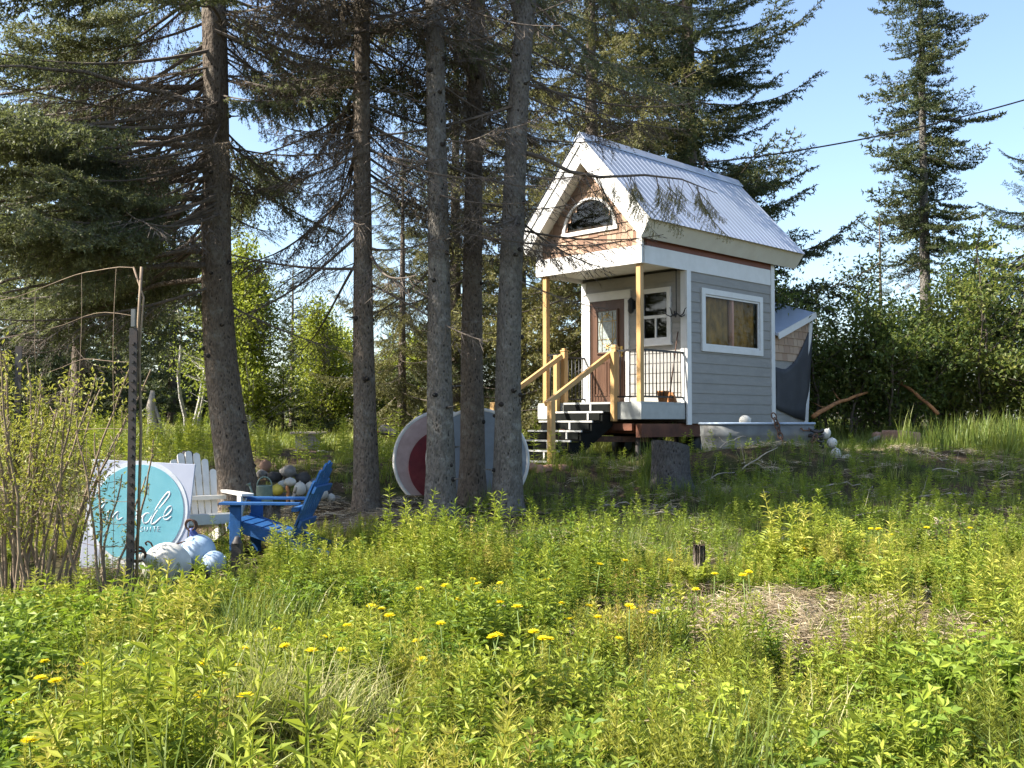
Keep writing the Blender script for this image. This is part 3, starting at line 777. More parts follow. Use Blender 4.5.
# ------------------------------------------------------------------ stairs
st = thing('porch_stairs', 'dark wooden stairs with pale handrails leading up to the porch', 'stairs', HLOC, HYAW)
NS, RISE, RUN = 6, 0.165, 0.28
u0, u1 = 0.66, 1.86
for uu in (u0 + 0.02, u1 - 0.02):
    pts = [(0.0, -0.30), (0.0, -0.02)]
    pts = [(-0.0, -0.42)]
    pts.append((0.0, -RISE + 0.0))
    for k in range(1, NS + 1):
        pts.append((-(k - 1) * RUN - 0.0001, -k * RISE - 0.03)); pts.append((-k * RUN + 0.01, -k * RISE - 0.03))
    pts.append((-NS * RUN + 0.01, -NS * RISE - 0.20)); pts.append((-NS * RUN + 0.30, -NS * RISE - 0.20))
    # fan-safe: build the stringer as one strip of quads
    sb = MB()
    for k in range(1, NS + 1):
        xa, xb = -(k - 1) * RUN, -k * RUN
        za = -k * RISE - 0.032
        lowa = min(za - 0.10, -0.42 - (-xa) * (RISE / RUN)); lowb = min(za - 0.10, -0.42 - (-xb) * (RISE / RUN))
        sb.prism([(xb, lowb), (xa, lowa), (xa, za), (xb, za)], 0.045, (0, uu + 0.022, 0), (1, 0, 0), (0, 0, 1))
    sb.build('stringer', M['stair'], st)
for k in range(1, NS + 1):
    t = MB(); t.box((-(k - 0.5) * RUN - 0.015, (u0 + u1) / 2, -k * RISE - 0.015), (RUN + 0.02, u1 - u0 + 0.06, 0.024)); t.build('tread', M['stair'], st)
    t = MB(); t.box((-k * RUN - 0.018, (u0 + u1) / 2, -k * RISE - 0.014), (0.030, u1 - u0 + 0.066, 0.030)); t.build('nosing', M['tread'], st)  # pale strip, the sunlit tread edge put into its colour
    t = MB(); t.box((-(k - 1) * RUN - 0.012, (u0 + u1) / 2, -(k - 0.5) * RISE - 0.012), (0.018, u1 - u0 - 0.1, RISE - 0.045)); t.build('riser', M['stair'], st)
    t = MB()
    for uu in (u0 + 0.30 + 0.18 * (k % 2),):
        t.box((-(k - 1) * RUN - 0.03, uu, -(k - 0.5) * RISE - 0.012), (0.02, 0.035, RISE - 0.05))
    t.build('step_bracket', M['tread'], st)  # pale boxes added to imitate sunlit slivers between the steps
for uu in (u0 + 0.005, u1 - 0.005):
    h = MB(); h.bar((-0.02, uu, 0.86), (-1.70, uu, -0.06), 0.07, 0.085); h.build('handrail', M['post'], st, bevel=0.006)
    h = MB(); h.box((-1.66, uu - 0.085 * (1 if uu < 1 else -1), -0.55), (0.10, 0.10, 1.08)); h.build('handrail_post', M['post'], st, bevel=0.006)
    h = MB(); h.box((-0.06, uu - 0.085 * (1 if uu < 1 else -1), 0.27), (0.09, 0.09, 1.22)); h.build('handrail_post', M['post'], st, bevel=0.006)

HM = Matrix.Translation(HLOC) @ Matrix.Rotation(HYAW, 4, 'Z')
def hp(x, y, z):
    return HM @ Vector((x, y, z))
# hooked iron ornament hanging under the porch roof, broom, pots
orn = thing('hanging_hooks', 'black iron hook ornament hanging from porch ceiling by the wall', 'ornament', hp(1.13, 0.10, HB - 0.0))
o = MB(); o.tube([(0, 0, 0), (0.0, 0, -0.80)], 0.009, 6); o.build('rod', M['black'], orn)
o = MB()
for k in range(5):
    a = k * 2 * PI / 5 + 0.3
    c, s = math.cos(a), math.sin(a)
    o.tube([(0, 0, -0.78), (0.10 * c, 0.10 * s, -0.84), (0.18 * c, 0.18 * s, -0.80), (0.22 * c, 0.22 * s, -0.72), (0.26 * c, 0.26 * s, -0.70)], [0.014, 0.012, 0.012, 0.009, 0.004], 6)
o.build('hooks', M['black'], orn)
brm = thing('broom', 'long handled broom leaning by the porch railing', 'broom', hp(1.06, 0.13, 0.0), HYAW)
o = MB(); o.tube([(-0.08, 0.02, 0.12), (0.13, -0.02, 1.28)], 0.013, 6); o.build('handle', M['rust'], brm)
o = MB(); o.prism([(-0.12, 0.0), (0.12, 0.0), (0.05, 0.18), (-0.05, 0.18)], 0.05, (-0.1, -0.01, 0.0), (0, 1, 0), (0, 0, 1)); o.build('brush', M['drift_red'], brm)
pt = MB(); pt.lathe([(0.001, 0.0), (0.075, 0.0), (0.105, 0.17), (0.115, 0.17), (0.115, 0.2), (0.098, 0.2), (0.09, 0.15), (0.001, 0.14)], 16, (0, 0, 0))
pto = pt.build('flower_pot', M['drift_red']); pto.location = hp(0.78, 0.15, 0.0); tag(pto, 'reddish clay pot on the porch floor behind the railing', 'pot')
pt = MB(); pt.lathe([(0.001, 0.0), (0.05, 0.0), (0.085, 0.07), (0.08, 0.07), (0.045, 0.012), (0.001, 0.012)], 16, (0, 0, 0))
pto = pt.build('bowl', M['white']); pto.location = hp(1.12, 0.2, 0.0); tag(pto, 'small white bowl on the porch floor beside the clay pot', 'bowl')
# ------------------------------------------------------------------ stock tank, chain, floats beside the house
TX, TY = 4.12, 16.85
tz = 1.05
tk = thing('stock_tank', 'galvanised stock tank with a blue rim standing beside the house wall', 'tank', (TX, TY, tz), 0.10)
def rrect(lx, ly, r, n=8):
    P = []
    for (cx, cyy, a0) in ((lx / 2 - r, ly / 2 - r, 0), (-lx / 2 + r, ly / 2 - r, PI / 2), (-lx / 2 + r, -ly / 2 + r, PI), (lx / 2 - r, -ly / 2 + r, 1.5 * PI)):
        for i in range(n + 1):
            a = a0 + i * PI / 2 / n
            P.append((cx + r * math.cos(a), cyy + r * math.sin(a)))
    return np.array(P)
o = MB(); prof = []
rings = [(0.0, 0.0, 0.93), (0.0, 0.02, 0.95), (0, 0.16, 0.965), (0, 0.18, 0.98), (0, 0.20, 0.97), (0, 0.36, 0.985), (0, 0.38, 1.0), (0, 0.40, 0.99), (0, 0.57, 1.0), (0, 0.57, 0.97), (0, 0.06, 0.93)]
base = rrect(1.90, 0.85, 0.36)
V = np.concatenate([np.column_stack([base * s, np.full(len(base), z)]) for (_, z, s) in rings]); n = len(base)
o.add(V, quads=[[i * n + j, i * n + (j + 1) % n, (i + 1) * n + (j + 1) % n, (i + 1) * n + j] for i in range(len(rings) - 1) for j in range(n)], smooth=True)
o.add(np.column_stack([base * 0.93, np.full(n, 0.42)]), tris=[[0, i, i + 1] for i in range(1, n - 1)])
o.build('basin', M['tank'], tk)
o = MB(); b2 = np.column_stack([base * 1.005, np.full(n, 0.575)]); b2 = np.concatenate([b2, b2[:1]]); o.tube(b2, 0.022, 6, cap=False); o.build('rim', M['rim'], tk)
o = MB(); o.tube([(0.6, -0.43, 0.5), (0.62, -0.48, 0.46), (0.72, -0.48, 0.46), (0.74, -0.42, 0.5)], 0.014, 6); o.build('handle', M['rust'], tk)
# anchor chain draped over the rim
cp = np.array([at(773, 414, 16.45), at(777, 424, 16.38), at(780, 436, 16.34), at(786, 446, 16.3), at(795, 452, 16.26), at(806, 450, 16.24), at(813, 442, 16.3), at(818, 432, 16.4)])
cp = np.array([np.array(p) for p in cp])
dense = np.stack([np.interp(np.linspace(0, 7, 200), range(8), cp[:, k]) for k in range(3)], 1)
sl = np.concatenate([[0], np.cumsum(np.linalg.norm(np.diff(dense, axis=0), axis=1))])
cl = np.stack([np.interp(np.arange(0, sl[-1], 0.085), sl, dense[:, k]) for k in range(3)], 1)
o = MB()
for i in range(len(cl) - 1):
    d = cl[i + 1] - cl[i]; d /= np.linalg.norm(d)
    s = np.cross(d, [0, 0, 1] if i % 2 else [0.3, 1, 0.2]); s /= np.linalg.norm(s)
    m = (cl[i] + cl[i + 1]) / 2
    ring = [m + d * 0.062 * math.cos(t) + s * 0.036 * math.sin(t) for t in np.linspace(0, 2 * PI, 13)]
    o.tube(ring, 0.012, 5, cap=False)
tag(o.build('chain', M['rust']), 'rusty anchor chain draped over the rim of the stock tank', 'chain')
def floatball(px, py, Y, r, label, mat='buoy', stretch=1.0, group=None, rz=0, tilt=0.0, zoff=0.0):
    p = at(px, py, Y)
    o = MB(); R = roty(tilt)
    prof = [(0.001, -stretch)] + [(math.cos(a), math.sin(a) * stretch) for a in np.linspace(-1.35, 1.35, 11)] + [(0.001, stretch)]
    o.lathe(np.array(prof) * r, 18, (0, 0, 0), R)
    o.tube([R @ np.array((0, 0, r * stretch)), R @ np.array((0, 0, r * stretch * 1.12))], r * 0.16, 8)
    ob = o.build('float', M[mat]); ob.location = p
    return tag(ob, label, 'float', group)
FG = 'fishing floats lying about the yard'
floatball(745, 421, 16.95, 0.10, 'white float resting inside the stock tank above its rim', group=FG, tilt=1.2)
floatball(832, 443, 16.6, 0.088, 'round white float in the stack at the right end of the stock tank', group=FG)
floatball(836, 455, 16.4, 0.090, 'pale green tinted float at the foot of the stack right of the stock tank', group=FG, stretch=1.3)
floatball(826, 434, 16.8, 0.075, 'topmost small white float right of the stock tank', group=FG, stretch=1.3, tilt=0.5)
floatball(847, 459, 16.2, 0.075, 'small white float lying in the grass right of the tank stack', group=FG, tilt=1.3, stretch=1.3)
o = MB()
for k in range(4):
    c = np.array(at(815, 446 - k * 5, 16.6))
    o.tube([c + np.array([0.13 * math.cos(t), 0.10 * math.sin(t), 0.02 * math.sin(3 * t + k)]) for t in np.linspace(0, 2 * PI, 17)], 0.025, 6, cap=False)
tag(o.build('rope_coil', M['steel']), 'dark coil of heavy rope heaped at the right end of the stock tank', 'rope')

def logpiece(p0, p1, r0, r1, name, label, mat, cat='log', bend=0.05, knots=0, group=None):
    p0 = np.array(p0); p1 = np.array(p1); t = np.linspace(0, 1, 9)[:, None]
    P = p0 + (p1 - p0) * t + np.sin(t * PI) * np.array([0, 0, bend]) + rng.normal(0, 0.01, (9, 3))
    o = MB(); o.tube(P, np.linspace(r0, r1, 9), 9, rjit=0.15)
    for k in range(knots):
        q = P[2 + k * 2]; d = rng.normal(0, 1, 3); d[2] = abs(d[2]); d /= np.linalg.norm(d)
        o.tube([q, q + d * 0.15, q + d * 0.3 + [0, 0, 0.05]], [r1 * 0.6, r1 * 0.4, r1 * 0.15], 6)
    ob = o.build(name, M[mat]); return tag(ob, label, cat, group)
logpiece(at(812, 417, 20.4), at(868, 392, 21.6), 0.05, 0.025, 'log', 'orange barked log slanting up behind the right end of the house', 'drift_red', knots=2)
logpiece(at(893, 378, 22.0), at(938, 414, 21.0), 0.03, 0.04, 'log', 'reddish bare branch slanting down in front of the dark bushes', 'drift_red', cat='branch', knots=1)
logpiece(at(862, 446, 19.2), at(886, 436, 19.6), 0.06, 0.05, 'log', 'short pale log lying in the sunlit grass right of the tank', 'drift', bend=0)
logpiece(at(840, 461, 16.9), at(888, 460, 17.3), 0.035, 0.03, 'log', 'bleached pole lying on the crest of the bank right of the floats', 'drift', cat='pole', bend=0)
def stone(px, py, Y, r, label, mat='stone', group=None, jit=0.22, name='stone'):
    o = MB(); o.blob((0, 0, 0), r, jit=jit, n=11, m=8)
    ob = o.build(name, M[mat]); ob.location = at(px, py, Y); ob.rotation_euler = (0, 0, rng.random() * 6)
    return tag(ob, label, 'stone', group)
blk = MB(); blk.prism([(-0.30, -0.19), (0.27, -0.17), (0.31, 0.16), (-0.24, 0.21)], 0.5, (0, 0.25, 0), (1, 0, 0), (0, 0, 1)); bo = blk.build('stone_block', M['stone_red'], bevel=0.03); bo.location = at(900, 441, 19.3); bo.rotation_euler = (0, 0, 0.5)
tag(bo, 'large reddish block of stone in the sun before the dark bushes', 'stone')
stone(879, 438, 19.6, (0.14, 0.13, 0.13), 'small reddish stone left of the large block of stone', 'stone_red')

# ------------------------------------------------------------------ stumps
def stump(x, y, r, h, name, label, lean=0.0, mat='bark_grey'):
    z = G(x, y)
    t = thing(name, label, 'stump', (x, y, z))
    o = MB(); n = 22; zs = [-0.12, 0.0, 0.08, 0.2, 0.4, h * 0.8, h]; a = np.arange(n) * 2 * PI / n
    rr = 1 + 0.05 * np.sin(3 * a + 1) + 0.04 * np.sin(5 * a) + rng.normal(0, 0.012, n)
    V = []
    for q in zs:
        fl = 1 + 0.45 * math.exp(-max(q, 0) / 0.1) * (0.6 + 0.4 * np.sin(4 * a + 2))
        V.append(np.column_stack([r * rr * fl * np.cos(a) + lean * q, r * rr * fl * np.sin(a), np.full(n, q) + (0.06 * np.cos(a + 2.5) * r / 0.3 if q == h else 0)]))
    V = np.concatenate(V); m = len(zs)
    o.add(V, quads=[[i * n + j, i * n + (j + 1) % n, (i + 1) * n + (j + 1) % n, (i + 1) * n + j] for i in range(m - 1) for j in range(n)], smooth=True)
    o.build('trunk', M[mat], t)
    o = MB(); top = V[-n:] + np.array([0, 0, 0.004]); o.add(np.concatenate([top * [0.985, 0.985, 1], [top.mean(0)]]), tris=[[n, j, (j + 1) % n] for j in range(n)]); o.build('cut_face', M['cutwood'], t)
    return t
stump(2.25, 14.25, 0.265, 0.66, 'tree_stump', 'wide cut stump on the bank in front of the house', mat='bark_dark')
stump(1.60, 8.6, 0.05, 0.27, 'cut_stem', 'short dark broken stem standing among the weeds', mat='bark_brown')

# ------------------------------------------------------------------ chairs
def adirondack(name, label, loc, rz, mat):
    t = thing(name, label, 'garden chair', loc, rz)
    m = M[mat]
    s = MB()
    for i in range(6):
        y = -0.30 + i * 0.098; z = 0.375 - i * 0.028
        s.box((0, y, z), (0.54, 0.085, 0.02), rotx(-0.28))
    s.build('seat', m, t, bevel=0.004)
    ang = 0.42
    for i in range(7):
        k = i - 3
        h = 0.80 - 0.022 * k * k
        b = MB(); fan = k * 0.028
        R = rotx(-ang) @ roty(fan)
        o = np.array([k * 0.070, 0.24, 0.22])
        n = 5
        w0 = 0.066
        pr = [(-w0 / 2 * 0.9, 0), (w0 / 2 * 0.9, 0), (w0 / 2 * 1.12, h - 0.03)] + [(w0 / 2 * 1.12 * math.cos(q), h - 0.03 + 0.03 * math.sin(q)) for q in (0.6, PI / 2, PI - 0.6)] + [(-w0 / 2 * 1.12, h - 0.03)]
        b.prism(pr, 0.02, o, R @ np.array([1, 0, 0]), R @ np.array([0, 0, 1]))
        b.build('back_slat', m, t)
    R = rotx(-ang)
    for (d, wd) in ((0.16, 0.52), (0.52, 0.60)):
        b = MB(); b.box(np.array([0, 0.24, 0.22]) + R @ np.array([0, 0.03, d]), (wd, 0.025, 0.07), R); b.build('back_rail', m, t)
    for sx in (-1, 1):
        a = MB(); a.prism([(-0.065 * 1, -0.42), (0.07, -0.42), (0.075, -0.1), (0.05, 0.36), (-0.02, 0.36), (-0.045, -0.1)] if sx > 0 else [(-0.07, -0.42), (0.065, -0.42), (0.045, -0.1), (0.02, 0.36), (-0.05, 0.36), (-0.075, -0.1)], 0.024, (sx * 0.33, 0, 0.545), (1, 0, 0), (0, 1, 0)); a.build('arm', m, t, bevel=0.004)
        f = MB(); f.box((sx * 0.295, -0.29, 0.26), (0.025, 0.11, 0.565)); f.prism([(-0.09, 0.52), (0.04, 0.52), (0.04, 0.36)], 0.02, (sx * 0.325 + 0.01, -0.26, 0), (0, 1, 0), (0, 0, 1)); f.build('front_leg', m, t, bevel=0.004)
        r = MB(); r.bar((sx * 0.27, -0.36, 0.36), (sx * 0.27, 0.62, 0.04), 0.025, 0.11); r.build('rear_leg', m, t, bevel=0.004)
    bb = MB(); bb.box((0, 0.30, 0.50), (0.70, 0.05, 0.04)); bb.build('arm_brace', m, t)
    ap = MB(); ap.box((0, -0.35, 0.34), (0.56, 0.02, 0.09)); ap.build('apron', m, t)
    return t
bch = adirondack('adirondack_chair', 'bright blue slatted garden chair facing left below the trees', (-2.47, 10.45, G(-2.47, 10.45) - 0.03), -PI / 2 - 0.08, 'chair_blue'); bch.scale = (1.05, 1.05, 1.05)
wch = adirondack('adirondack_chair', 'white slatted garden chair behind the round teal sign', (-3.30, 10.75, G(-3.30, 10.75) + 0.02), 0.62, 'chair_white'); wch.scale = (0.98, 1.0, 1.12)

# ------------------------------------------------------------------ sign
SX, SY = -3.66, 9.75
sg_ = thing('lodging_sign', 'square pale board with a round teal sign and white script', 'sign', (SX, SY, G(SX, SY) - 0.06), 0.05)
RX = rotx(-0.16)
def sp(x, z, y=0.0):
    return RX @ np.array([x, y, z])
b = MB(); b.box(sp(0, 0.55), (1.0, 0.03, 1.10), RX @ roty(0.055)); b.build('board', M['sign_board'], sg_, bevel=0.004)
cz = 0.60; cx0 = 0.0
def disc(r, y0, y1, mat, name):
    d = MB(); n = 56; a = np.arange(n) * 2 * PI / n
    V = np.array([sp(cx0 + r * math.cos(t), cz + r * math.sin(t) * 1.06, y0) for t in a] + [sp(cx0 + r * math.cos(t), cz + r * math.sin(t) * 1.06, y1) for t in a])
    d.add(V, quads=[[i, (i + 1) % n, n + (i + 1) % n, n + i] for i in range(n)]); d.add(np.concatenate([V[n:], [V[n:].mean(0)]]), tris=[[n, i, (i + 1) % n] for i in range(n)])
    return d.build(name, M[mat], sg_)
disc(0.482, -0.010, -0.020, 'sign_white', 'ring')
disc(0.442, -0.015, -0.025, 'sign_teal', 'teal_disc')
def stroke(P, w=0.011, n=40):
    mb = MB()
    P = np.array(P, float); m = len(P)
    t = np.linspace(0, m - 1, n)
    # Catmull-Rom through the points
    out = []
    for q in t:
        i = min(int(q), m - 2); f = q - i
        p0, p1, p2, p3 = P[max(i - 1, 0)], P[i], P[i + 1], P[min(i + 2, m - 1)]
        out.append(0.5 * ((2 * p1) + (-p0 + p2) * f + (2 * p0 - 5 * p1 + 4 * p2 - p3) * f * f + (-p0 + 3 * p1 - 3 * p2 + p3) * f ** 3))
    out = np.array(out)
    mb.tube([sp(q[0], q[1], -0.018) for q in out], w * (0.75 + 0.35 * np.abs(np.sin(np.linspace(0, 9, n)))), 5)
    mb.build('letter', M['sign_white'], sg_)
zz = lambda x, y: ((84 + x / 5.908 - 143) / 103.0 * 1.0 + 0.0, 0.60 + (518 - (460 + y / 5.908)) / 110.0 * 1.10)
stroke([zz(*p) for p in ((345, 345), (350, 320), (345, 365), (352, 385), (375, 370), (395, 352))])                                 # i
stroke([zz(*p) for p in ((352, 300), (354, 304))], 0.014, 4)
stroke([zz(*p) for p in ((425, 350), (400, 348), (382, 375), (392, 405), (418, 395), (445, 340), (490, 265), (525, 225), (530, 245), (500, 290), (460, 340), (435, 390), (440, 412), (465, 395), (490, 370))])   # d
stroke([zz(*p) for p in ((490, 370), (520, 362), (545, 335), (548, 310), (530, 312), (508, 345), (505, 378), (525, 385), (550, 365))])   # e
stroke([zz(*p) for p in ((120, 300), (140, 285), (160, 280), (150, 300), (135, 330), (130, 370), (140, 392), (160, 375))])
stroke([zz(*p) for p in ((165, 345), (185, 335), (175, 365), (180, 388), (205, 370), (225, 345), (240, 340), (232, 365), (240, 385), (265, 370))])
stroke([zz(*p) for p in ((150, 140), (170, 120), (165, 150), (160, 175), (175, 170))], 0.007)
stroke([zz(*p) for p in ((185, 165), (195, 135), (205, 160), (215, 140), (225, 165))], 0.007)
# small capitals under the script, drawn as strokes: S U I T E
def caps(x, ch):
    g = {'S': [[(1, .95), (.5, 1), (.05, .8), (.3, .55), (.8, .45), (.95, .2), (.5, 0), (0, .08)]], 'U': [[(0, 1), (0, .3), (.5, 0), (1, .3), (1, 1)]], 'I': [[(.5, 1), (.5, 0)]],
         'T': [[(0, 1), (1, 1)], [(.5, 1), (.5, 0)]], 'E': [[(1, 1), (0, 1), (0, 0), (1, 0)], [(0, .5), (.8, .5)]]}[ch]
    mb = MB()
    for s in g:
        x_ = [zz(x + p[0] * 17, 452 - p[1] * 26) for p in s]
        mb.tube([sp(q[0], q[1], -0.022) for q in x_], 0.0055, 4)
    mb.build('letter', M['sign_white'], sg_)
for i, ch in enumerate('SUITE'):
    caps(372 + i * 25, ch)

# ------------------------------------------------------------------ buoys by the sign
def bigbuoy(px, py, Y, r, name, label, mat, neck, R):
    t = thing(name, label, 'buoy', at(px, py, Y))
    o = MB(); a = np.linspace(-1.45, 1.2, 14)
    prof = [(0.002, -r * 1.0)] + [(r * math.cos(q), r * math.sin(q) * 1.02) for q in a] + [(r * 0.26, r * 1.02), (r * 0.2, r * 1.10)]
    o.lathe(prof, 28, (0, 0, 0), R); o.build('body', M[mat], t)
    o = MB(); o.lathe([(r * 0.34, r * 0.93), (r * 0.24, r * 1.06), (r * 0.17, r * 1.25), (r * 0.16, r * 1.45), (r * 0.001, r * 1.47)], 14, (0, 0, 0), R); o.build('neck', M[neck], t)
    o = MB(); c = R @ np.array([0, 0, r * 1.62])
    for k in range(2):
        ring = [c + R @ np.array([r * 0.30 * math.cos(q), r * 0.1 * (k - 0.5) * 3 * math.cos(q * 0.5), r * 0.36 * math.sin(q) * (1 - 0.25 * k)]) for q in np.linspace(0, 2 * PI, 17)]
        o.tube(ring, r * 0.06, 6, cap=False)
    o.build('eye_ring', M['rust'], t)
bigbuoy(167, 566, 9.2, 0.215, 'ball_buoy', 'large white ball buoy lying in the weeds before the teal sign', 'buoy', 'buoy', roty(-0.9) @ rotx(0.9))
bigbuoy(198, 552, 9.55, 0.165, 'ball_buoy', 'pale blue ball buoy with a dark blue neck and iron ring', 'buoy_blue', 'navy', roty(-0.22) @ rotx(0.15))
floatball(214, 563, 9.4, 0.115, 'pale mint float half hidden in weeds beside the pale blue buoy', 'buoy_blue', group=FG, tilt=1.1)
gh = MB(); gp = lambda x, y: np.array(at(84 + x / 5.908, 460 + y / 5.908, 9.35))
def smooth_pts(P, n=30):
    P = np.array(P); t = np.linspace(0, len(P) - 1, n)
    return np.stack([np.interp(t, range(len(P)), P[:, k]) for k in range(3)], 1)
gh.tube(smooth_pts([gp(*p) for p in ((372, 505), (362, 490), (378, 480), (395, 490), (410, 520), (430, 545))]), 0.008, 6)
gh.tube(smooth_pts([gp(*p) for p in ((425, 548), (455, 530), (500, 512), (550, 495), (600, 480))]), 0.007, 6)
gh.tube([gp(428, 545), gp(435, 640), gp(440, 720)], 0.008, 6)
tag(gh.build('garden_hook', M['rust']), 'rusty curled garden hook standing before the teal sign', 'hook')
ds = MB(); ds.box((0, 0, 0.16), (0.09, 0.07, 0.36)); ds.lathe([(0.05, 0.34), (0.03, 0.38), (0.02, 0.40), (0.001, 0.40)], 10)
dso = ds.build('bottle_crate', M['steel']); dso.location = (at(237, 560, 9.2).x, 9.2, G(-2.55, 9.2) - 0.02); dso.name = 'dark_canister'; tag(dso, 'small dark canister standing in weeds below the blue chair', 'canister')

# ------------------------------------------------------------------ watering can on a log round
lg = stump(-2.90, 11.75, 0.17, 0.40, 'log_round', 'upright cut log behind the blue chair', mat='bark_brown'); lg['category'] = 'log'
wc = thing('watering_can', 'dull green watering can standing on the upright log', 'watering can', (-2.90, 11.75, G(-2.9, 11.75) + 0.40), 0.2)
o = MB(); o.lathe([(0.001, 0.0), (0.095, 0.0), (0.10, 0.01), (0.092, 0.19), (0.095, 0.2), (0.085, 0.2), (0.082, 0.17), (0.001, 0.165)], 20); o.build('body', M['can'], wc)
o = MB(); o.tube([(-0.085, 0, 0.05), (-0.14, 0, 0.12), (-0.165, 0, 0.20)], [0.022, 0.014, 0.012], 8); o.lathe([(0.012, 0), (0.032, 0.03), (0.001, 0.032)], 10, (-0.168, 0, 0.20), roty(-0.5)); o.build('spout', M['can'], wc)
o = MB(); o.tube([(0.0 + 0.085 * math.cos(q), 0, 0.19 + 0.11 * math.sin(q)) for q in np.linspace(0, PI, 12)], 0.009, 6); o.build('handle', M['can'], wc)

# ------------------------------------------------------------------ stones, floats and driftwood under the big spruce
SG = 'dark stones heaped beside the big spruce'
for i, (px, py, r) in enumerate(((262, 474, .12), (274, 477, .15), (288, 472, .16), (303, 478, .16), (316, 484, .15), (326, 492, .13), (335, 500, .12), (268, 492, .14), (283, 497, .15), (301, 500, .16), (317, 503, .13), (348, 503, .10))):
    stone(px, py, 14.0 - 0.01 * i, (r * 0.95, r * 0.7, r * 0.5), 'dark stone in the heap beside the big spruce', 'stone_dark' if i % 2 else 'stone', group=SG)
floatball(277, 490, 13.6, 0.088, 'yellow float on the stone heap beside the big spruce', 'yellow', group=FG, stretch=0.9)
floatball(290, 482, 13.65, 0.085, 'white oval float topmost on the stone heap', group=FG, stretch=0.7)
floatball(283, 485, 13.75, 0.08, 'grey white float behind the yellow float', group=FG, stretch=0.8)
floatball(300, 489, 13.6, 0.085, 'white float right of the driftwood stakes', group=FG, stretch=1.15)
floatball(310, 487, 13.7, 0.07, 'pale float beside the back of the blue chair', group=FG)
floatball(322, 494, 13.5, 0.085, 'whitish float just right of the blue chair back', group=FG, stretch=0.9)
floatball(331, 498, 13.6, 0.06, 'smallest pale float at the right end of the stone heap', group=FG)
logpiece(at(288, 507, 13.3), at(289, 485, 13.35), 0.025, 0.02, 'driftwood_stake', 'pale driftwood stake standing left of its twin before the floats', 'drift_red', cat='stake', bend=0)
logpiece(at(293, 507, 13.3), at(295, 487, 13.35), 0.028, 0.022, 'driftwood_stake', 'pale driftwood stake standing right of its twin before the floats', 'drift', cat='stake', bend=0)
stone(265, 466, 15.5, (0.12, 0.1, 0.1), 'reddish stone at the right edge of the big spruce trunk', 'stone_red')

# stone table in the meadow
bt = thing('stone_table', 'small grey table with a pale slab top far back in the meadow', 'table', (at(308, 452, 21.5).x, 21.5, G(-4.4, 21.5) - 0.05), 0.12)
o = MB(); o.prism([(-0.36, -0.22), (0.36, -0.22), (0.38, 0.22), (-0.34, 0.22)], 0.05, (0, 0, 0.36), (1, 0, 0), (0, 1, 0)); o.build('top', M['drift'], bt, bevel=0.01)
o = MB()
for i in range(4):
    o.box((-0.195 + i * 0.13, 0, 0.18), (0.122, 0.3, 0.358))
o.build('pedestal', M['cutwood'], bt)
MG = 'pale stones in front of the small stone table'
for (px, py, r) in ((296, 455, .14), (304, 457, .12), (313, 456, .15), (322, 454, .12), (290, 459, .16), (283, 462, .12), (300, 463, .15), (311, 461, .10)):
    stone(px, py, 20.6, (r * 1.4, r, r * 0.6), 'flat pale stone on the ground before the small stone table', 'stone_red' if px % 2 else 'stone', group=MG)
logpiece(at(382, 430, 21), at(398, 436, 20.6), 0.11, 0.09, 'log', 'dark log lying in the meadow left of the round discs', 'stone_dark', bend=0.04)
logpiece(at(377, 433, 21.2), at(390, 428, 21.0), 0.05, 0.05, 'log', 'thin orange log lying above the dark log', 'drift_red', bend=0.02)
stone(186, 462, 12.6, (0.16, 0.12, 0.13), 'dark stone behind the top of the white chair', 'stone_dark')
RG_ = 'rocks at the foot of the porch stairs'
for (px, py, r) in ((533, 468, .10), (541, 471, .13), (549, 469, .11), (556, 472, .09), (563, 468, .1)):
    stone(px, py, 15.9, (r * 1.2, r, r * 0.7), 'pale reddish rock at the foot of the porch stairs', 'stone_red', group=RG_)

# ------------------------------------------------------------------ round discs behind the trunks
def rdisc(px, py, Y, r, name, label, face, rim, rz, lean, inner=None, curl=False):
    c = at(px, py, Y)
    t = thing(name, label, 'round disc', (c.x, c.y, c.z), rz)
    R = rotx(PI / 2 - lean)
    o = MB(); o.lathe([(0.001, 0.0), (r * 0.985, 0.0), (r * 0.985, -0.05), (0.001, -0.05)], 64, (0, 0, 0), R, smooth=False); o.build('face', M[face], t)
    o = MB(); ring = [R @ np.array([r * math.cos(q), r * math.sin(q), -0.02]) for q in np.linspace(0, 2 * PI, 73)]; o.tube(ring, 0.028, 8, cap=False); o.build('rim', M[rim], t)
    if inner:
        o = MB(); o.lathe([(r * inner, -0.02), (r * inner, 0.014), (0.001, 0.014)], 64, R @ np.array([0.03, -0.09, 0.0]), R, smooth=False); o.build('inner_disc', M['disc_red'], t)
    if curl:
        o = MB(); o.tube([R @ np.array([0.27 + 0.13 * math.cos(q), -0.27 + 0.10 * math.sin(q), 0.012]) for q in np.linspace(-0.4, 2.2, 14)], 0.012, 6); o.build('painted_curl', M['disc_rim'], t)
    return t
rdisc(443, 460, 14.45, 0.70, 'round_disc', 'faded pink round disc with a dark red centre behind the trunks', 'disc_pink', 'disc_rim', 0.25, 0.12, inner=0.76)
rdisc(478, 459, 13.95, 0.70, 'round_disc', 'blue grey round disc leaning behind the three slim trunks', 'disc_grey', 'disc_rim', 0.12, 0.15, curl=True)

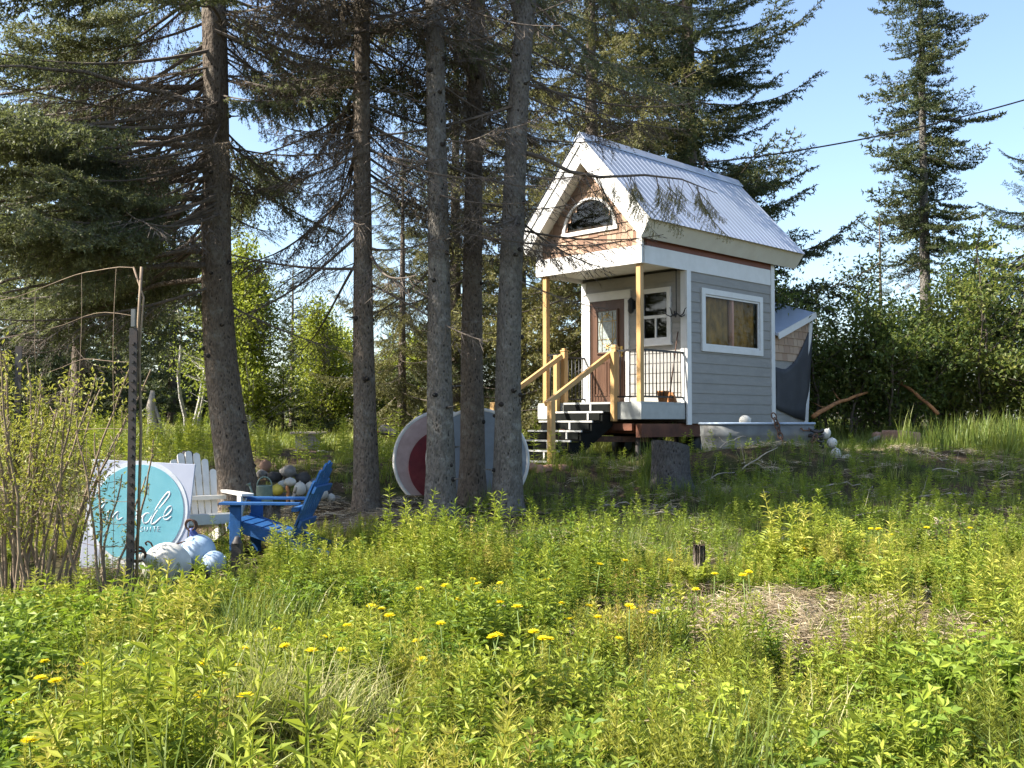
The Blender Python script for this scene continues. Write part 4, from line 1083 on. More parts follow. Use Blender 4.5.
# ------------------------------------------------------------------ wire fence round the willow shrub
fx0, fx1, fy = at(131, 500, 8.0).x, at(16, 500, 8.6).x, 8.0
wf_ = thing('wire_fence', 'rusty wire mesh fence on steel posts round the bare willow shrub', 'fence', (fx0, fy, G(fx0, fy)))
o = MB(); pr = [(-0.03, -0.004), (0.03, -0.004), (0.03, 0.004), (0.005, 0.004), (0.005, 0.045), (-0.005, 0.045), (-0.005, 0.004), (-0.03, 0.004)]
for k in range(1):
    o.box((0, 0, 1.05), (0.062, 0.010, 2.4)); o.box((0, 0.026, 1.05), (0.010, 0.042, 2.4))
    for j in range(26):
        o.box((0, -0.012, 0.25 + j * 0.075), (0.022, 0.014, 0.02))
o.build('post', M['steel'], wf_)
o = MB(); o.box((0, -0.003, 2.33), (0.03, 0.03, 0.14)); o.build('post_cap', M['tank'], wf_)
o = MB(); o.tube([(0.03, 0.05, 0), (0.05, 0.06, 1.4), (0.02, 0.05, 2.3), (0.04, 0.05, 2.75)], 0.012, 6); o.tube([(-0.03, 0.06, 0.1), (0.0, 0.05, 1.6), (0.06, 0.05, 2.5), (-0.03, 0.06, 2.75)], 0.008, 6); o.build('stake', M['stem'], wf_)
dx = fx1 - fx0
o = MB(); o.box((dx, 0.6, 1.0), (0.055, 0.012, 2.3)); o.box((dx, 0.62, 1.0), (0.012, 0.04, 2.3)); o.build('post', M['steel'], wf_)
o = MB()
def fence_pt(s, z):
    """s: metres along the mesh, leaving the post to the left and bending away"""
    x = -s; y = 0.02 + 0.6 * sstep(s / 1.0) + 0.03 * math.sin(s * 5 + z * 2)
    top = 2.72 + 0.05 * math.sin(s * 2.3) - 0.16 * sstep((s - 0.5) / 0.8)
    return np.array([x, float(y), z * float(top) / 2.72])
for i in range(15):
    z = 0.12 + i * 0.186
    if i > 4 and i not in (7, 10, 12, 14): continue
    P = [fence_pt(s, z) + [0, 0, 0.012 * math.sin(s * 7 + i)] for s in np.linspace(0, 3.2, 24)]
    o.tube(P, 0.0036 if i > 12 else 0.0024, 4, cap=False)
for j in range(22):
    s = 0.02 + j * 0.15
    P = [fence_pt(s + 0.01 * math.sin(z * 3 + j), z) for z in np.linspace(0.12, 2.72 if j % 3 == 1 else 1.35, 12)]
    o.tube(P, 0.0024, 4, cap=False)
o.build('mesh', M['stem'], wf_)

# ------------------------------------------------------------------ overhead cable
a = np.array(hp(3.69, W_ / 2, 5.03)); b = np.array(at(1130, 66, 21.0)); t = np.linspace(0, 1, 40)[:, None]
P = a + (b - a) * t - np.array([0, 0, 0.28]) * (4 * t * (1 - t))
o = MB(); o.tube(P, 0.017, 6); tag(o.build('overhead_cable', M['black']), 'dark overhead cable crossing the sky to the right of the roof', 'cable')
o = MB(); o.tube([hp(3.69, W_ / 2, 4.80), hp(3.69, W_ / 2, 5.05)], 0.02, 6); o.tube([hp(3.69, W_ / 2, 5.02), hp(3.72, W_ / 2 - 0.03, 5.05)], 0.03, 8)
mo = o.build('cable_mast', M['steel']); mo.parent = house; mo.matrix_parent_inverse = HM.inverted()
# dead sticks on the shaded bank
for (px, py, Y, dx, dz, r) in ((700, 478, 14.8, 0.55, 0.12, .012), (735, 470, 15.1, 0.7, 0.1, .013), (640, 520, 12.6, 0.5, 0.06, .010), (770, 500, 13.6, -0.6, 0.1, .012), (820, 485, 14.4, 0.65, 0.08, .012), (905, 500, 13.6, 0.8, 0.14, .014), (960, 480, 14.8, -0.5, 0.1, .011), (720, 455, 15.7, 0.5, 0.2, .012), (590, 500, 13.4, 0.5, 0.08, .012), (850, 520, 12.6, 0.5, 0.1, .010)):
    p = at(px, py, Y); p0 = np.array([p.x, Y, G(p.x, Y) + 0.03]); q = p0 + [dx, 0.25 * rng.normal(), 0]; q[2] = G(q[0], q[1]) + dz + 0.03
    logpiece(p0, q, r, r * 0.5, 'dead_stick', 'pale dead stick lying on the shaded bank', 'drift', cat='stick', bend=0.04, knots=1, group='dead sticks on the shaded bank')
# ------------------------------------------------------------------ conifer boughs
def perp(d):
    r = rng.normal(0, 1, d.shape)
    r -= d * np.sum(r * d, 1, keepdims=True)
    return r / (np.linalg.norm(r, axis=1, keepdims=True) + 1e-9)

def ribbons(mb, P0, P1, w0, w1, mat):
    """thin twig as a flat tapering blade per segment"""
    d = P1 - P0; d = d / (np.linalg.norm(d, axis=1, keepdims=True) + 1e-9)
    s = perp(d)
    V = np.stack([P0 - s * w0[:, None], P0 + s * w0[:, None], P1 + s * w1[:, None], P1 - s * w1[:, None]], 1).reshape(-1, 3)
    i = np.arange(len(P0))[:, None] * 4
    mb.add(V, quads=i + np.array([[0, 1, 2, 3]]), mat=mat)

def needles(mb, P0, P1, per_m, nl, nw, mat, tint_c, fwd=0.75, tj=0.16):
    L = np.linalg.norm(P1 - P0, axis=1)
    k = np.maximum(1, (L * per_m + rng.random(len(L))).astype(int))
    idx = np.repeat(np.arange(len(L)), k)
    t = rng.random(len(idx))[:, None]
    pos = P0[idx] + (P1[idx] - P0[idx]) * t
    d = (P1 - P0)[idx]; d /= (np.linalg.norm(d, axis=1, keepdims=True) + 1e-9)
    pr = perp(d)
    nd = d * fwd + pr; nd /= np.linalg.norm(nd, axis=1, keepdims=True)
    s = np.cross(nd, perp(nd)) * (nw / 2)
    ln = nl * (0.75 + 0.5 * rng.random(len(idx)))[:, None]
    V = np.stack([pos - s, pos + s, pos + nd * ln], 1).reshape(-1, 3)
    T = np.arange(len(idx) * 3).reshape(-1, 3)
    ti = np.clip(tint_c[idx] + rng.normal(0, tj, len(idx)), 0, 1)
    mb.add(V, tris=T, mat=mat, tint=np.repeat(ti, 3))

def bough(L, sec, ter, nl, nw, per_m, start=0.15, droop=0.12, upturn=0.16, dead=False, hang=0.0, wide=0.32, thick=0.018, sub=True):
    """one spruce bough along +X; returns arrays (bark = mat 0, needles = mat 1)"""
    mb = MB()
    n = 12; t = np.linspace(0, 1, n)
    bend = rng.normal(0, 0.03, 2)
    P = np.column_stack([L * t, L * (0.05 * np.sin(t * 3 + rng.random() * 6) + bend[0] * t), L * (-droop * t * (2 - t) * 0.9 + upturn * t ** 3 + bend[1] * t)])
    mb.tube(P, thick * L / 3 * (1 - 0.9 * t) + 0.003, 5, cap=False)
    f = lambda q: np.array([np.interp(q, t, P[:, k]) for k in range(3)])
    S0, S1, S2 = [], [], []
    q = start; side = 1
    while q < 0.99:
        base = f(q); tan = f(min(q + 0.02, 1)) - f(max(q - 0.02, 0)); tan /= np.linalg.norm(tan)
        ls = L * wide * ((1 - q) ** 0.8 * 0.85 + 0.15) * (0.65 + 0.6 * rng.random()) * min(1, (q - start) / 0.25 + 0.45)
        ang = 0.85 + rng.normal(0, 0.15)
        lat = np.array([-tan[1], tan[0], 0]) * side
        d = tan * math.cos(ang) + lat * math.sin(ang) + np.array([0, 0, rng.normal(0.02, 0.10) - hang * (0.7 + 0.6 * rng.random())])
        d /= np.linalg.norm(d)
        m = max(2, int(ls / 0.14)); pts = [base]
        for i in range(m):
            d = d + tan * 0.06 + np.array([0, 0, 0.03 - hang * 0.25]) + rng.normal(0, 0.05, 3); d /= np.linalg.norm(d)
            pts.append(pts[-1] + d * ls / m)
        pts = np.array(pts)
        for i in range(m):
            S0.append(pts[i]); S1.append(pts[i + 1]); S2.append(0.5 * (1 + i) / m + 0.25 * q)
        if sub:
            u = 0.12
            while u < 0.97:
                i = min(int(u * m), m - 1); p = pts[i] + (pts[i + 1] - pts[i]) * (u * m - i)
                dd = pts[i + 1] - pts[i]; dd /= np.linalg.norm(dd)
                for sgn in (-1, 1):
                    if rng.random() < 0.15: continue
                    lt = min(0.26, ls * 0.45) * ((1 - u) * 0.8 + 0.3) * (0.6 + 0.7 * rng.random())
                    e = dd * 0.75 + np.cross(dd, [0, 0, 1]) * sgn * 0.65 + np.array([0, 0, rng.normal(0.0, 0.15) - hang * 0.8]); e /= np.linalg.norm(e)
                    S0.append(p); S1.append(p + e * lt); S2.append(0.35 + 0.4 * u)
                u += ter / ls * (0.7 + 0.6 * rng.random())
        q += sec / L * (0.6 + 0.8 * rng.random()); side = -side
    S0.append(f(0.85)); S1.append(f(1.0)); S2.append(0.7)
    S0 = np.array(S0); S1 = np.array(S1); S2 = np.array(S2)
    ln = np.linalg.norm(S1 - S0, axis=1)
    ribbons(mb, S0, S1, np.full(len(S0), 0.0030 + (0.0015 if dead else 0)), np.full(len(S0), 0.0016), 0)
    if per_m:
        needles(mb, S0, S1, per_m, nl, nw, 1, 0.18 + 0.5 * S2)  # tint rises towards the tips, their sunlit look put into the colour
    return mb.arrays()

NEAR = [bough(2.6 + 0.3 * k, 0.060, 0.062, 0.040, 0.017, 85, start=0.28, droop=0.17, upturn=0.14, hang=0.28) for k in range(3)]
NEAR_OUT = [bough(2.8 + 0.3 * k, 0.060, 0.062, 0.040, 0.017, 85, start=0.34, droop=0.20, upturn=0.16, hang=0.3, wide=0.36) for k in range(3)]
NEAR_HANG = [bough(2.2 + 0.3 * k, 0.075, 0.08, 0.038, 0.015, 65, start=0.18, droop=0.22, upturn=0.10, hang=0.7) for k in range(2)]
MID = [bough(2.4 + 0.4 * k, 0.085, 0.11, 0.075, 0.030, 36, start=0.08, droop=0.18, upturn=0.24, wide=0.34, hang=0.22) for k in range(4)]
MID_HANG = [bough(2.4 + 0.4 * k, 0.085, 0.11, 0.075, 0.028, 36, start=0.10, droop=0.20, upturn=0.16, hang=0.55, wide=0.34) for k in range(3)]
FAR = [bough(1.8 + 0.3 * k, 0.11, 0.16, 0.12, 0.052, 20, start=0.03, droop=0.16, upturn=0.18, wide=0.42) for k in range(3)]
DEAD = [bough(1.9 + 0.3 * k, 0.085, 0.10, 0.02, 0.005, 0, start=0.08, droop=0.20, upturn=0.05, dead=True, hang=0.35, wide=0.38, thick=0.022) for k in range(4)]
WITHER = [bough(2.0 + 0.3 * k, 0.08, 0.09, 0.032, 0.011, 60, start=0.10, droop=0.24, upturn=0.08, hang=0.55, wide=0.36) for k in range(3)]

def tplace(mb, tpls, p, az, pitch, sc, tint=0.0):
    v, t, m, ti = tpls[rng.integers(len(tpls))]
    R = rotz(az) @ roty(-pitch) @ rotx(rng.normal(0, 0.4))
    stamp(mb, (v, t, m, ti), np.array([p]), R[None], sc, tint=np.array([tint]))

def tlen(tpls):
    return np.mean([a[0][:, 0].max() for a in tpls])

def conifer_crown(H, z0, R, nb, tpls, prof=0.75, pitch0=-0.05, pitch1=0.55, path=None, gaps=0.0, az_fn=None, jit=0.25, rmin=0.25):
    mb = MB(); L = tlen(tpls)
    gz_ = rng.random(8) * H
    for i in range(nb):
        k = (i + rng.random()) / nb
        z = z0 + (H - z0) * 0.99 * k
        rel = (z - z0) / (H - z0)
        r = R * ((1 - rel) ** prof + 0.05) * min(1.0, 0.65 + rel * 4) * (1 - jit + 2 * jit * rng.random())
        r = max(r, rmin)
        az = i * 2.399 + rng.normal(0, 0.35)
        if az_fn is not None:
            q = az_fn(az, z)
            if q is None: continue
            az, r = q[0], r * q[1]
        if gaps and math.sin(az * 2 + z * 1.3) > 1 - gaps: continue
        p = np.array([0, 0, z]) if path is None else path(z)
        tplace(mb, tpls, p, az, pitch0 + (pitch1 - pitch0) * rel ** 1.3 + rng.normal(0, 0.06), r / L, tint=rng.normal(0, 0.10))
    return mb

def trunkmesh(pts, rad, n=16, knots=0, flare=0.6):
    """pts from the ground upward; ring radii vary, root flare at the base"""
    pts = np.asarray(pts, float)
    t = np.linspace(0, 1, 44); s = np.linspace(0, 1, len(pts))
    P = np.stack([np.interp(t, s, pts[:, k]) for k in range(3)], 1)
    for _ in range(3):
        P[1:-1] = (P[:-2] + 2 * P[1:-1] + P[2:]) / 4
    Rr = np.interp(t, s, rad)
    mb = MB(); a = np.arange(n) * 2 * PI / n; V = []
    ph = rng.random(4) * 6
    for i in range(44):
        h = P[i, 2] - pts[0][2]
        fl = 1 + flare * math.exp(-max(h, 0) / 0.28) * (0.75 + 0.5 * np.sin(3 * a + ph[0]) + 0.3 * np.sin(5 * a + ph[1]))
        rr = Rr[i] * fl * (1 + 0.035 * np.sin(2 * a + ph[2] + h * 0.8) + 0.03 * np.sin(5 * a + h * 2.0) + rng.normal(0, 0.012, n))
        V.append(P[i] + np.column_stack([rr * np.cos(a), rr * np.sin(a), np.zeros(n)]))
    V = np.concatenate(V)
    Q = [[i * n + j, i * n + (j + 1) % n, (i + 1) * n + (j + 1) % n, (i + 1) * n + j] for i in range(43) for j in range(n)]
    mb.add(V, quads=Q, smooth=True)
    for k in range(knots):
        u = 0.04 + 0.5 * rng.random(); p = np.array([np.interp(u, t, P[:, c]) for c in range(3)]); r = np.interp(u, t, Rr)
        az = rng.random() * 2 * PI; d = np.array([math.cos(az), math.sin(az), 0.1])
        mb.blob(p + d * r * 0.95, np.array((0.040, 0.040, 0.032)) * (0.6 + 0.6 * rng.random()), jit=0.1, n=8, m=5, mat=1)
        if rng.random() < 0.5:
            mb.tube([p + d * r * 0.9, p + d * (r + 0.06 + 0.1 * rng.random())], [0.016, 0.006], 5)
    def path(z):
        return np.array([np.interp(z, P[:, 2], P[:, 0]), np.interp(z, P[:, 2], P[:, 1]), z])
    return mb, path

def tree_thing(name, label, loc, group=None, rz=0.0):
    return thing(name, label, 'tree', loc, rz, group)

def near_tree(label, pxs, Y, H, r0, bark, dead_n, dead_z, live_z0, live_R, live_n, tpl_live, az_fn=None, wither_n=0, wither_z=(4, 8), knots=14, extra=None, deadsc=(0.5, 1.1)):
    base = at(pxs[0][0], pxs[0][1], Y)
    g = G(base.x, Y)
    loc = Vector((base.x, Y, g))
    pts = [np.array([0, 0, -0.2])]
    rad = [r0]
    w3 = [at(px, py, Y) for px, py in pxs]
    for q in w3:
        zz_ = max(q.z - g, 0.0)
        if zz_ > pts[-1][2] + 0.1:
            pts.append(np.array([q.x - base.x, 0, zz_])); rad.append(r0 * (1 - 0.62 * zz_ / H) * (1 - 0.14 * min(1, zz_ / 2.5)))
    l = pts[-1]; pr = pts[-2]
    sl = (l - pr) / (l[2] - pr[2])
    pts.append(l + np.array([sl[0] * 0.3, 0, 1.0]) * (H - l[2])); rad.append(r0 * 0.08)
    # resample evenly in height
    P = np.array(pts); z = np.linspace(P[0, 2], P[-1, 2], 30)
    Pq = np.stack([np.interp(z, P[:, 2], P[:, k]) for k in range(3)], 1); rq = np.interp(z, P[:, 2], rad)
    t = tree_thing('spruce_tree', label, loc)
    mb, path = trunkmesh(Pq, rq, knots=knots)
    mb.build('trunk', [M[bark], M['knot']], t)
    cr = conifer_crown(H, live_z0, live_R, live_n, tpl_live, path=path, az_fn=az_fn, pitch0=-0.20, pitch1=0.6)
    for i in range(dead_n):
        zq = dead_z[0] + (dead_z[1] - dead_z[0]) * rng.random()
        tplace(cr, DEAD, path(zq), rng.random() * 2 * PI, rng.normal(-0.05, 0.15), deadsc[0] + (deadsc[1] - deadsc[0]) * rng.random())
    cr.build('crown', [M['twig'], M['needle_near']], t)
    if wither_n:
        wb = MB()
        for i in range(wither_n):
            zq = wither_z[0] + (wither_z[1] - wither_z[0]) * rng.random()
            tplace(wb, WITHER, path(zq), rng.random() * 2 * PI if az_fn is not az_back or wither_n > 20 else rng.random() * PI, rng.normal(-0.08, 0.12), 0.7 + 0.5 * rng.random())
        wb.build('withered_branches', [M['twig'], M['needle_brown']], t)
    if extra: extra(t, path)
    return t

# big spruce on the left: long boughs reach left and towards the road, few on the right
def az_left(az, z):
    az = (az + PI) % (2 * PI) - PI
    if z < 6.0:
        a = PI + rng.uniform(-1.15, 1.25)
        return (a, 1.0)
    return (az, 1.05)
def az_back(az, z):
    '''the close trunks: live boughs low down grow only to the back and sides'''
    if z < 11.0 and math.sin(az) < 0.1:
        return None
    return (az, 1.0)
def boughs_low(t, path):
    b = MB()
    for (z, a, L, pt) in ((3.15, 2.75, 2.6, -0.10), (3.5, 3.3, 3.0, -0.12), (3.9, 2.9, 3.0, -0.05), (4.2, 3.6, 3.1, -0.05), (4.45, 3.0, 3.2, 0.0), (4.9, 3.4, 3.2, -0.02), (5.1, 2.7, 3.2, 0.02), (3.3, 3.9, 2.7, -0.16), (5.4, 4.1, 3.1, 0.0), (5.7, 3.2, 3.4, 0.02)):
        p = path(z); d = np.array([math.cos(a), math.sin(a), math.sin(pt) + 0.08])
        P = [p + d * L * q + np.array([0, 0, -0.16 * L * q * q]) + rng.normal(0, 0.02, 3) for q in np.linspace(0, 1, 9)]
        b.tube(P, np.linspace(0.045, 0.012, 9), 7)
    b.build('limbs', M['bark_brown'], t)
    c = MB()
    for i in range(26):
        z = 3.3 + 4.2 * rng.random() ** 0.9
        a = PI + rng.uniform(-0.8, 1.35)
        tplace(c, NEAR_OUT, path(z), a, rng.normal(-0.14, 0.12), (0.85 + 0.5 * rng.random()) * (1.05 if a < PI + 0.6 else 0.85), tint=rng.normal(0.08, 0.1))
    for i in range(16):
        tplace(c, NEAR_HANG, path(4.6 + 2.6 * rng.random()), rng.uniform(-0.5, 1.3), rng.normal(-0.05, 0.12), 0.75 + 0.4 * rng.random())
    c.build('low_boughs', [M['twig'], M['needle_near']], t)
near_tree('biggest spruce with a leaning thick trunk and low boughs reaching left behind the white chair', [(241, 507), (238, 470), (230, 430), (222, 380), (217, 320), (216, 260), (217, 180), (215, 60), (213, -40)], 13.5, 16.0, 0.262, 'bark_brown',
          9, (2.8, 6.0), 3.6, 4.1, 96, NEAR_OUT, az_fn=az_left, wither_n=24, wither_z=(4.2, 7.5), knots=22, extra=boughs_low)
near_tree('slim brown trunked spruce standing alone right of the blue chair', [(367, 513), (365, 420), (363, 300), (362, 150), (362, -20)], 13.1, 15.0, 0.165, 'bark_brown', 24, (2.9, 7.0), 5.6, 2.7, 64, NEAR_HANG, az_fn=az_back, wither_n=42, wither_z=(4.2, 8.0))
near_tree('slim grey spruce trunk, leftmost of the close group of three', [(441, 512), (440, 400), (439, 280), (437, 150), (434, -20)], 12.7, 15.5, 0.185, 'bark_grey', 15, (3.2, 7.0), 6.2, 2.7, 58, NEAR_HANG, az_fn=az_back, wither_n=5, wither_z=(4.5, 8.0), knots=40)
near_tree('slim dark spruce trunk in the middle of the close group of three', [(473, 502), (472, 400), (472, 280), (474, 150), (478, -20)], 13.5, 15.0, 0.175, 'bark_brown', 16, (3.0, 7.0), 6.0, 2.7, 58, NEAR_HANG, az_fn=az_back, wither_n=5, wither_z=(5, 8))
def fork(t, path):
    b = MB(); p = path(6.35)
    b.tube([p, p + [-0.10, 0, 0.35], p + [-0.2, 0.05, 0.8], p + [-0.25, 0.05, 2.5], p + [-0.2, 0, 5]], [0.10, 0.085, 0.08, 0.06, 0.02], 9)
    b.build('forked_stem', M['bark_grey'], t)
    # the long bough that crosses in front of the gable
    c = MB(); z = 4.75; p = path(z)
    P = [p, p + [0.35, -0.02, -0.10], p + [0.7, 0.0, -0.28], p + [1.1, 0.05, -0.34], p + [1.7, 0.1, -0.30], p + [2.2, 0.2, -0.33], p + [2.7, 0.3, -0.50]]
    c.tube(P, [0.035, 0.030, 0.026, 0.021, 0.016, 0.011, 0.004], 6)
    Pn = np.array(P)
    for i in range(26):
        u = 0.42 + 0.55 * rng.random(); q = np.array([np.interp(u, np.linspace(0, 1, 7), Pn[:, k]) for k in range(3)])
        az = rng.normal(0.1, 0.9); 
        tplace(c, NEAR_HANG, q, az, -0.55 - 0.5 * rng.random(), 0.17 + 0.20 * rng.random(), tint=0.35)
    for i in range(10):
        u = 0.2 + 0.5 * rng.random(); q = np.array([np.interp(u, np.linspace(0, 1, 7), Pn[:, k]) for k in range(3)])
        tplace(c, DEAD, q, rng.normal(0, 1.2), -0.9, 0.2 + 0.2 * rng.random())
    c.build('long_bough', [M['twig'], M['needle_yellow']], t)
near_tree('grey spruce trunk forking near its top, rightmost of the close group of three', [(507, 504), (508, 400), (510, 280), (516, 150), (521, 60), (524, 15), (533, -30)], 13.0, 15.0, 0.20, 'bark_grey', 16, (2.8, 7.0), 6.4, 2.8, 58, NEAR_HANG, az_fn=az_back, wither_n=4, wither_z=(5.5, 8.0), knots=40, extra=fork)

# ------------------------------------------------------------------ further conifers
def far_tree(label, px, Y, H, R, z0, nb, tpls, mat, prof=0.8, r0=None, group=None, gaps=0.0, lean=0.0, pitch=(-0.1, 0.6), name='spruce_tree', jit=0.25, bark='bark_brown', dead=0, pathpx=None, rmin=0.25):
    x = at(px, 400, Y).x; g = G(x, Y)
    t = tree_thing(name, label, (x, Y, g), group)
    pts = np.stack([np.linspace(0, lean, 20), np.zeros(20), np.linspace(-0.2, H, 20)], 1)
    r0 = r0 or 0.014 * H + 0.02
    mb, path = trunkmesh(pts, np.linspace(r0, 0.012, 20), n=9, flare=0.3)
    mb.build('trunk', M[bark], t)
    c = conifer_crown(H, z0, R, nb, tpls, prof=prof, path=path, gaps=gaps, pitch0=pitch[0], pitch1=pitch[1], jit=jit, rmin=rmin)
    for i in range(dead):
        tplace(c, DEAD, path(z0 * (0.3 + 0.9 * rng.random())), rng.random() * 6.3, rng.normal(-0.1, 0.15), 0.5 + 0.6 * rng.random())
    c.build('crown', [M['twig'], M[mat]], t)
    return t
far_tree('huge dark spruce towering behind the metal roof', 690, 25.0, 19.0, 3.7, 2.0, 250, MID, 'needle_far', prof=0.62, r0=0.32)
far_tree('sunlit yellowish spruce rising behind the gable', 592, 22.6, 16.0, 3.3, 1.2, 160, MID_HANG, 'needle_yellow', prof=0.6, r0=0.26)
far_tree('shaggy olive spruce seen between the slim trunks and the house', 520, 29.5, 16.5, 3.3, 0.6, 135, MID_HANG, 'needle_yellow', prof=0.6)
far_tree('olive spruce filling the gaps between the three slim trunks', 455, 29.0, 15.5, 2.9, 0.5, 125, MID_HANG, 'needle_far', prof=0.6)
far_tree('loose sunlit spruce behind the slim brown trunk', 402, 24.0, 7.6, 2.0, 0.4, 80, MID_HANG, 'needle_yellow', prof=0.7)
far_tree('tall ragged spruce standing alone against the sky at the right', 927, 30.0, 19.0, 1.65, 5.0, 300, FAR, 'needle_far', prof=0.28, r0=0.20, gaps=0.40, jit=0.35, pitch=(-0.28, 0.25), bark='bark_grey', dead=6)
far_tree('thin young spruce tip left of the tall ragged spruce', 882, 30.0, 6.6, 1.0, 0.6, 40, FAR, 'needle_far')
far_tree('dark drooping spruce cut by the right edge of the photo', 1056, 24.5, 8.6, 3.0, 1.2, 90, MID, 'needle_far', prof=0.8, pitch=(-0.12, 0.5))
LB = [('dark spruce at the far left edge behind the wire fence', -25, 25, 9.5, 2.2), ('dark spruce behind the bare willow shrub', 25, 38, 12, 2.7), ('dark spruce behind the steel fence post', 118, 40, 12, 2.8),
      ('dark dense spruce left of the biggest trunk', 172, 44, 13, 3.0), ('dark spruce half hidden by the biggest trunk', 222, 48, 12.0, 2.8), ('dark spruce further back above the teal sign', 70, 50, 12.0, 3.0)]
for l, px, Y, H, R in LB:
    far_tree(l, px, Y, H, R, 0.3, 90, FAR, 'needle_far', prof=0.8)
far_tree('thick spruce filling the view between the biggest trunk and the left edge', 78, 18.5, 9.5, 3.0, 2.6, 80, MID, 'needle_near', prof=0.7, dead=10)
far_tree('slim dark spruce beside the yellow green birch', 292, 33.0, 6.0, 1.35, 0.3, 50, FAR, 'needle_far', prof=0.8)
far_tree('low dark young spruce in the meadow behind the stone table', 322, 29.0, 3.3, 1.0, 0.15, 40, FAR, 'needle_far', prof=0.9)
far_tree('small spreading spruce at the foot of the slim dark spruce', 283, 28.0, 2.1, 1.5, 0.15, 30, FAR, 'needle_far', prof=0.7)

# ------------------------------------------------------------------ broad-leaved trees and shrubs
def leaf_tris(mb, pos, d, L, Wd, mat, tint, fold=0.18):
    """rhombic folded leaves"""
    K = len(pos); d = d / (np.linalg.norm(d, axis=1, keepdims=True) + 1e-9)
    s = np.cross(d, np.array([0, 0, 1.0]) + rng.normal(0, 0.45, (K, 3))); s /= (np.linalg.norm(s, axis=1, keepdims=True) + 1e-9)
    nrm = np.cross(s, d)
    L = np.broadcast_to(L, (K,))[:, None]; Wd = np.broadcast_to(Wd, (K,))[:, None]
    mid = pos + d * L * 0.45
    V = np.stack([pos, mid + s * Wd / 2 + nrm * Wd * fold, pos + d * L - nrm * L * 0.12, mid - s * Wd / 2 + nrm * Wd * fold], 1).reshape(-1, 3)
    i = np.arange(K)[:, None] * 4
    T = np.concatenate([i + [[0, 2, 1]], i + [[0, 3, 2]]])
    mb.add(V, tris=T, mat=mat, tint=np.repeat(np.clip(tint, 0, 1), 4))

def broad(H, R, nstem, nbr, nleaf, leaf, bole=0.0, spread=0.5, up=0.8, base_r=0.25, stem_r=0.03, seed_tint=0.5, shape='round', tj=0.18, lw=0.6, lowleaf=0.25, hvar=0.3):
    """returns (stems MB, foliage MB)"""
    st_ = MB(); fo = MB(); ends = []; tone = []
    for i in range(nstem):
        a = rng.random() * 2 * PI; b0 = np.array([math.cos(a), math.sin(a), 0]) * base_r * rng.random()
        az = a + rng.normal(0, 0.5); rr = R * math.sqrt(rng.random()) * spread * 1.2
        hh = H * (1.02 - hvar * rng.random()) * (1 - 0.25 * (rr / max(R, .01)))
        top = b0 + np.array([math.cos(az) * rr, math.sin(az) * rr, hh])
        t = np.linspace(0, 1, 10)[:, None]
        P = b0 + (top - b0) * np.concatenate([t ** 1.25, t ** 1.25, t], 1) + np.cumsum(rng.normal(0, 0.02 * H / 3, (10, 3)), 0) * [1, 1, 0]
        P[0, 2] = -0.1
        st_.tube(P, stem_r * (1 - 0.85 * t[:, 0]) + 0.004, 6, cap=False)
        for k in range(nbr):
            u = max(bole, lowleaf) + (0.98 - max(bole, lowleaf)) * rng.random(); q = np.array([np.interp(u, t[:, 0], P[:, c]) for c in range(3)])
            az2 = rng.random() * 2 * PI
            env = math.sin(min(1, u * 1.02) * PI * 0.93) ** 0.6 if shape == 'round' else (1.08 - u)
            ln = R * (0.25 + 0.6 * rng.random()) * env
            d = np.array([math.cos(az2), math.sin(az2), up * (0.3 + rng.random())]); d /= np.linalg.norm(d)
            B = np.array([q + d * ln * s + np.array([0, 0, 0.10 * ln * s * s]) + rng.normal(0, 0.02, 3) for s in np.linspace(0, 1, 5)])
            st_.tube(B, np.linspace(stem_r * 0.35 * (1 - u * 0.6), 0.003, 5), 4, cap=False)
            tn = rng.normal(seed_tint, 0.13)
            for s in np.linspace(0.25, 1, 4):
                ends.append(q + (B[-1] - q) * s + rng.normal(0, 0.03, 3)); tone.append(tn)
    ends = np.array(ends); tone = np.array(tone)
    idx = rng.integers(len(ends), size=nleaf)
    pos = ends[idx] + rng.normal(0, 1, (nleaf, 3)) * R * 0.085
    d = rng.normal(0, 1, (nleaf, 3)) + [0, 0, -0.1]
    leaf_tris(fo, pos, d, leaf * (0.7 + 0.6 * rng.random(nleaf)), leaf * lw * (0.8 + 0.4 * rng.random(nleaf)), 0, tone[idx] + rng.normal(0, tj, nleaf))
    return st_, fo

def broad_thing(name, label, cat, px, Y, mat, stem='stem', parts=('trunk', 'crown'), **kw):
    x = at(px, 400, Y).x
    t = thing(name, label, cat, (x, Y, G(x, Y)))
    a, b = broad(**kw)
    a.build(parts[0], M[stem], t); b.build(parts[1], M[mat], t)
    return t
broad_thing('birch_tree', 'slim yellow green birch lit by the sun right of the biggest trunk', 'tree', 256, 27.0, 'leaf_birch', 'bark_pale', H=6.6, R=2.5, up=0.5, nstem=3, nbr=60, nleaf=16000, leaf=0.11, base_r=0.1, stem_r=0.07, spread=0.3, seed_tint=0.5, shape='cone', lowleaf=0.12)
broad_thing('birch_tree', 'low bright birch beside the slim brown spruce trunk', 'tree', 336, 29.5, 'leaf_birch', 'bark_pale', H=4.3, R=2.6, up=0.45, nstem=4, nbr=40, nleaf=13000, leaf=0.11, base_r=0.3, stem_r=0.05, spread=0.5, seed_tint=0.6, shape='cone', lowleaf=0.1)
broad_thing('birch_tree', 'yellowish birch further right behind the slim brown spruce trunk', 'tree', 380, 31.0, 'leaf_birch', 'bark_pale', H=4.2, R=2.6, up=0.45, nstem=4, nbr=36, nleaf=11000, leaf=0.11, base_r=0.3, stem_r=0.05, spread=0.5, seed_tint=0.6, shape='cone', lowleaf=0.1)
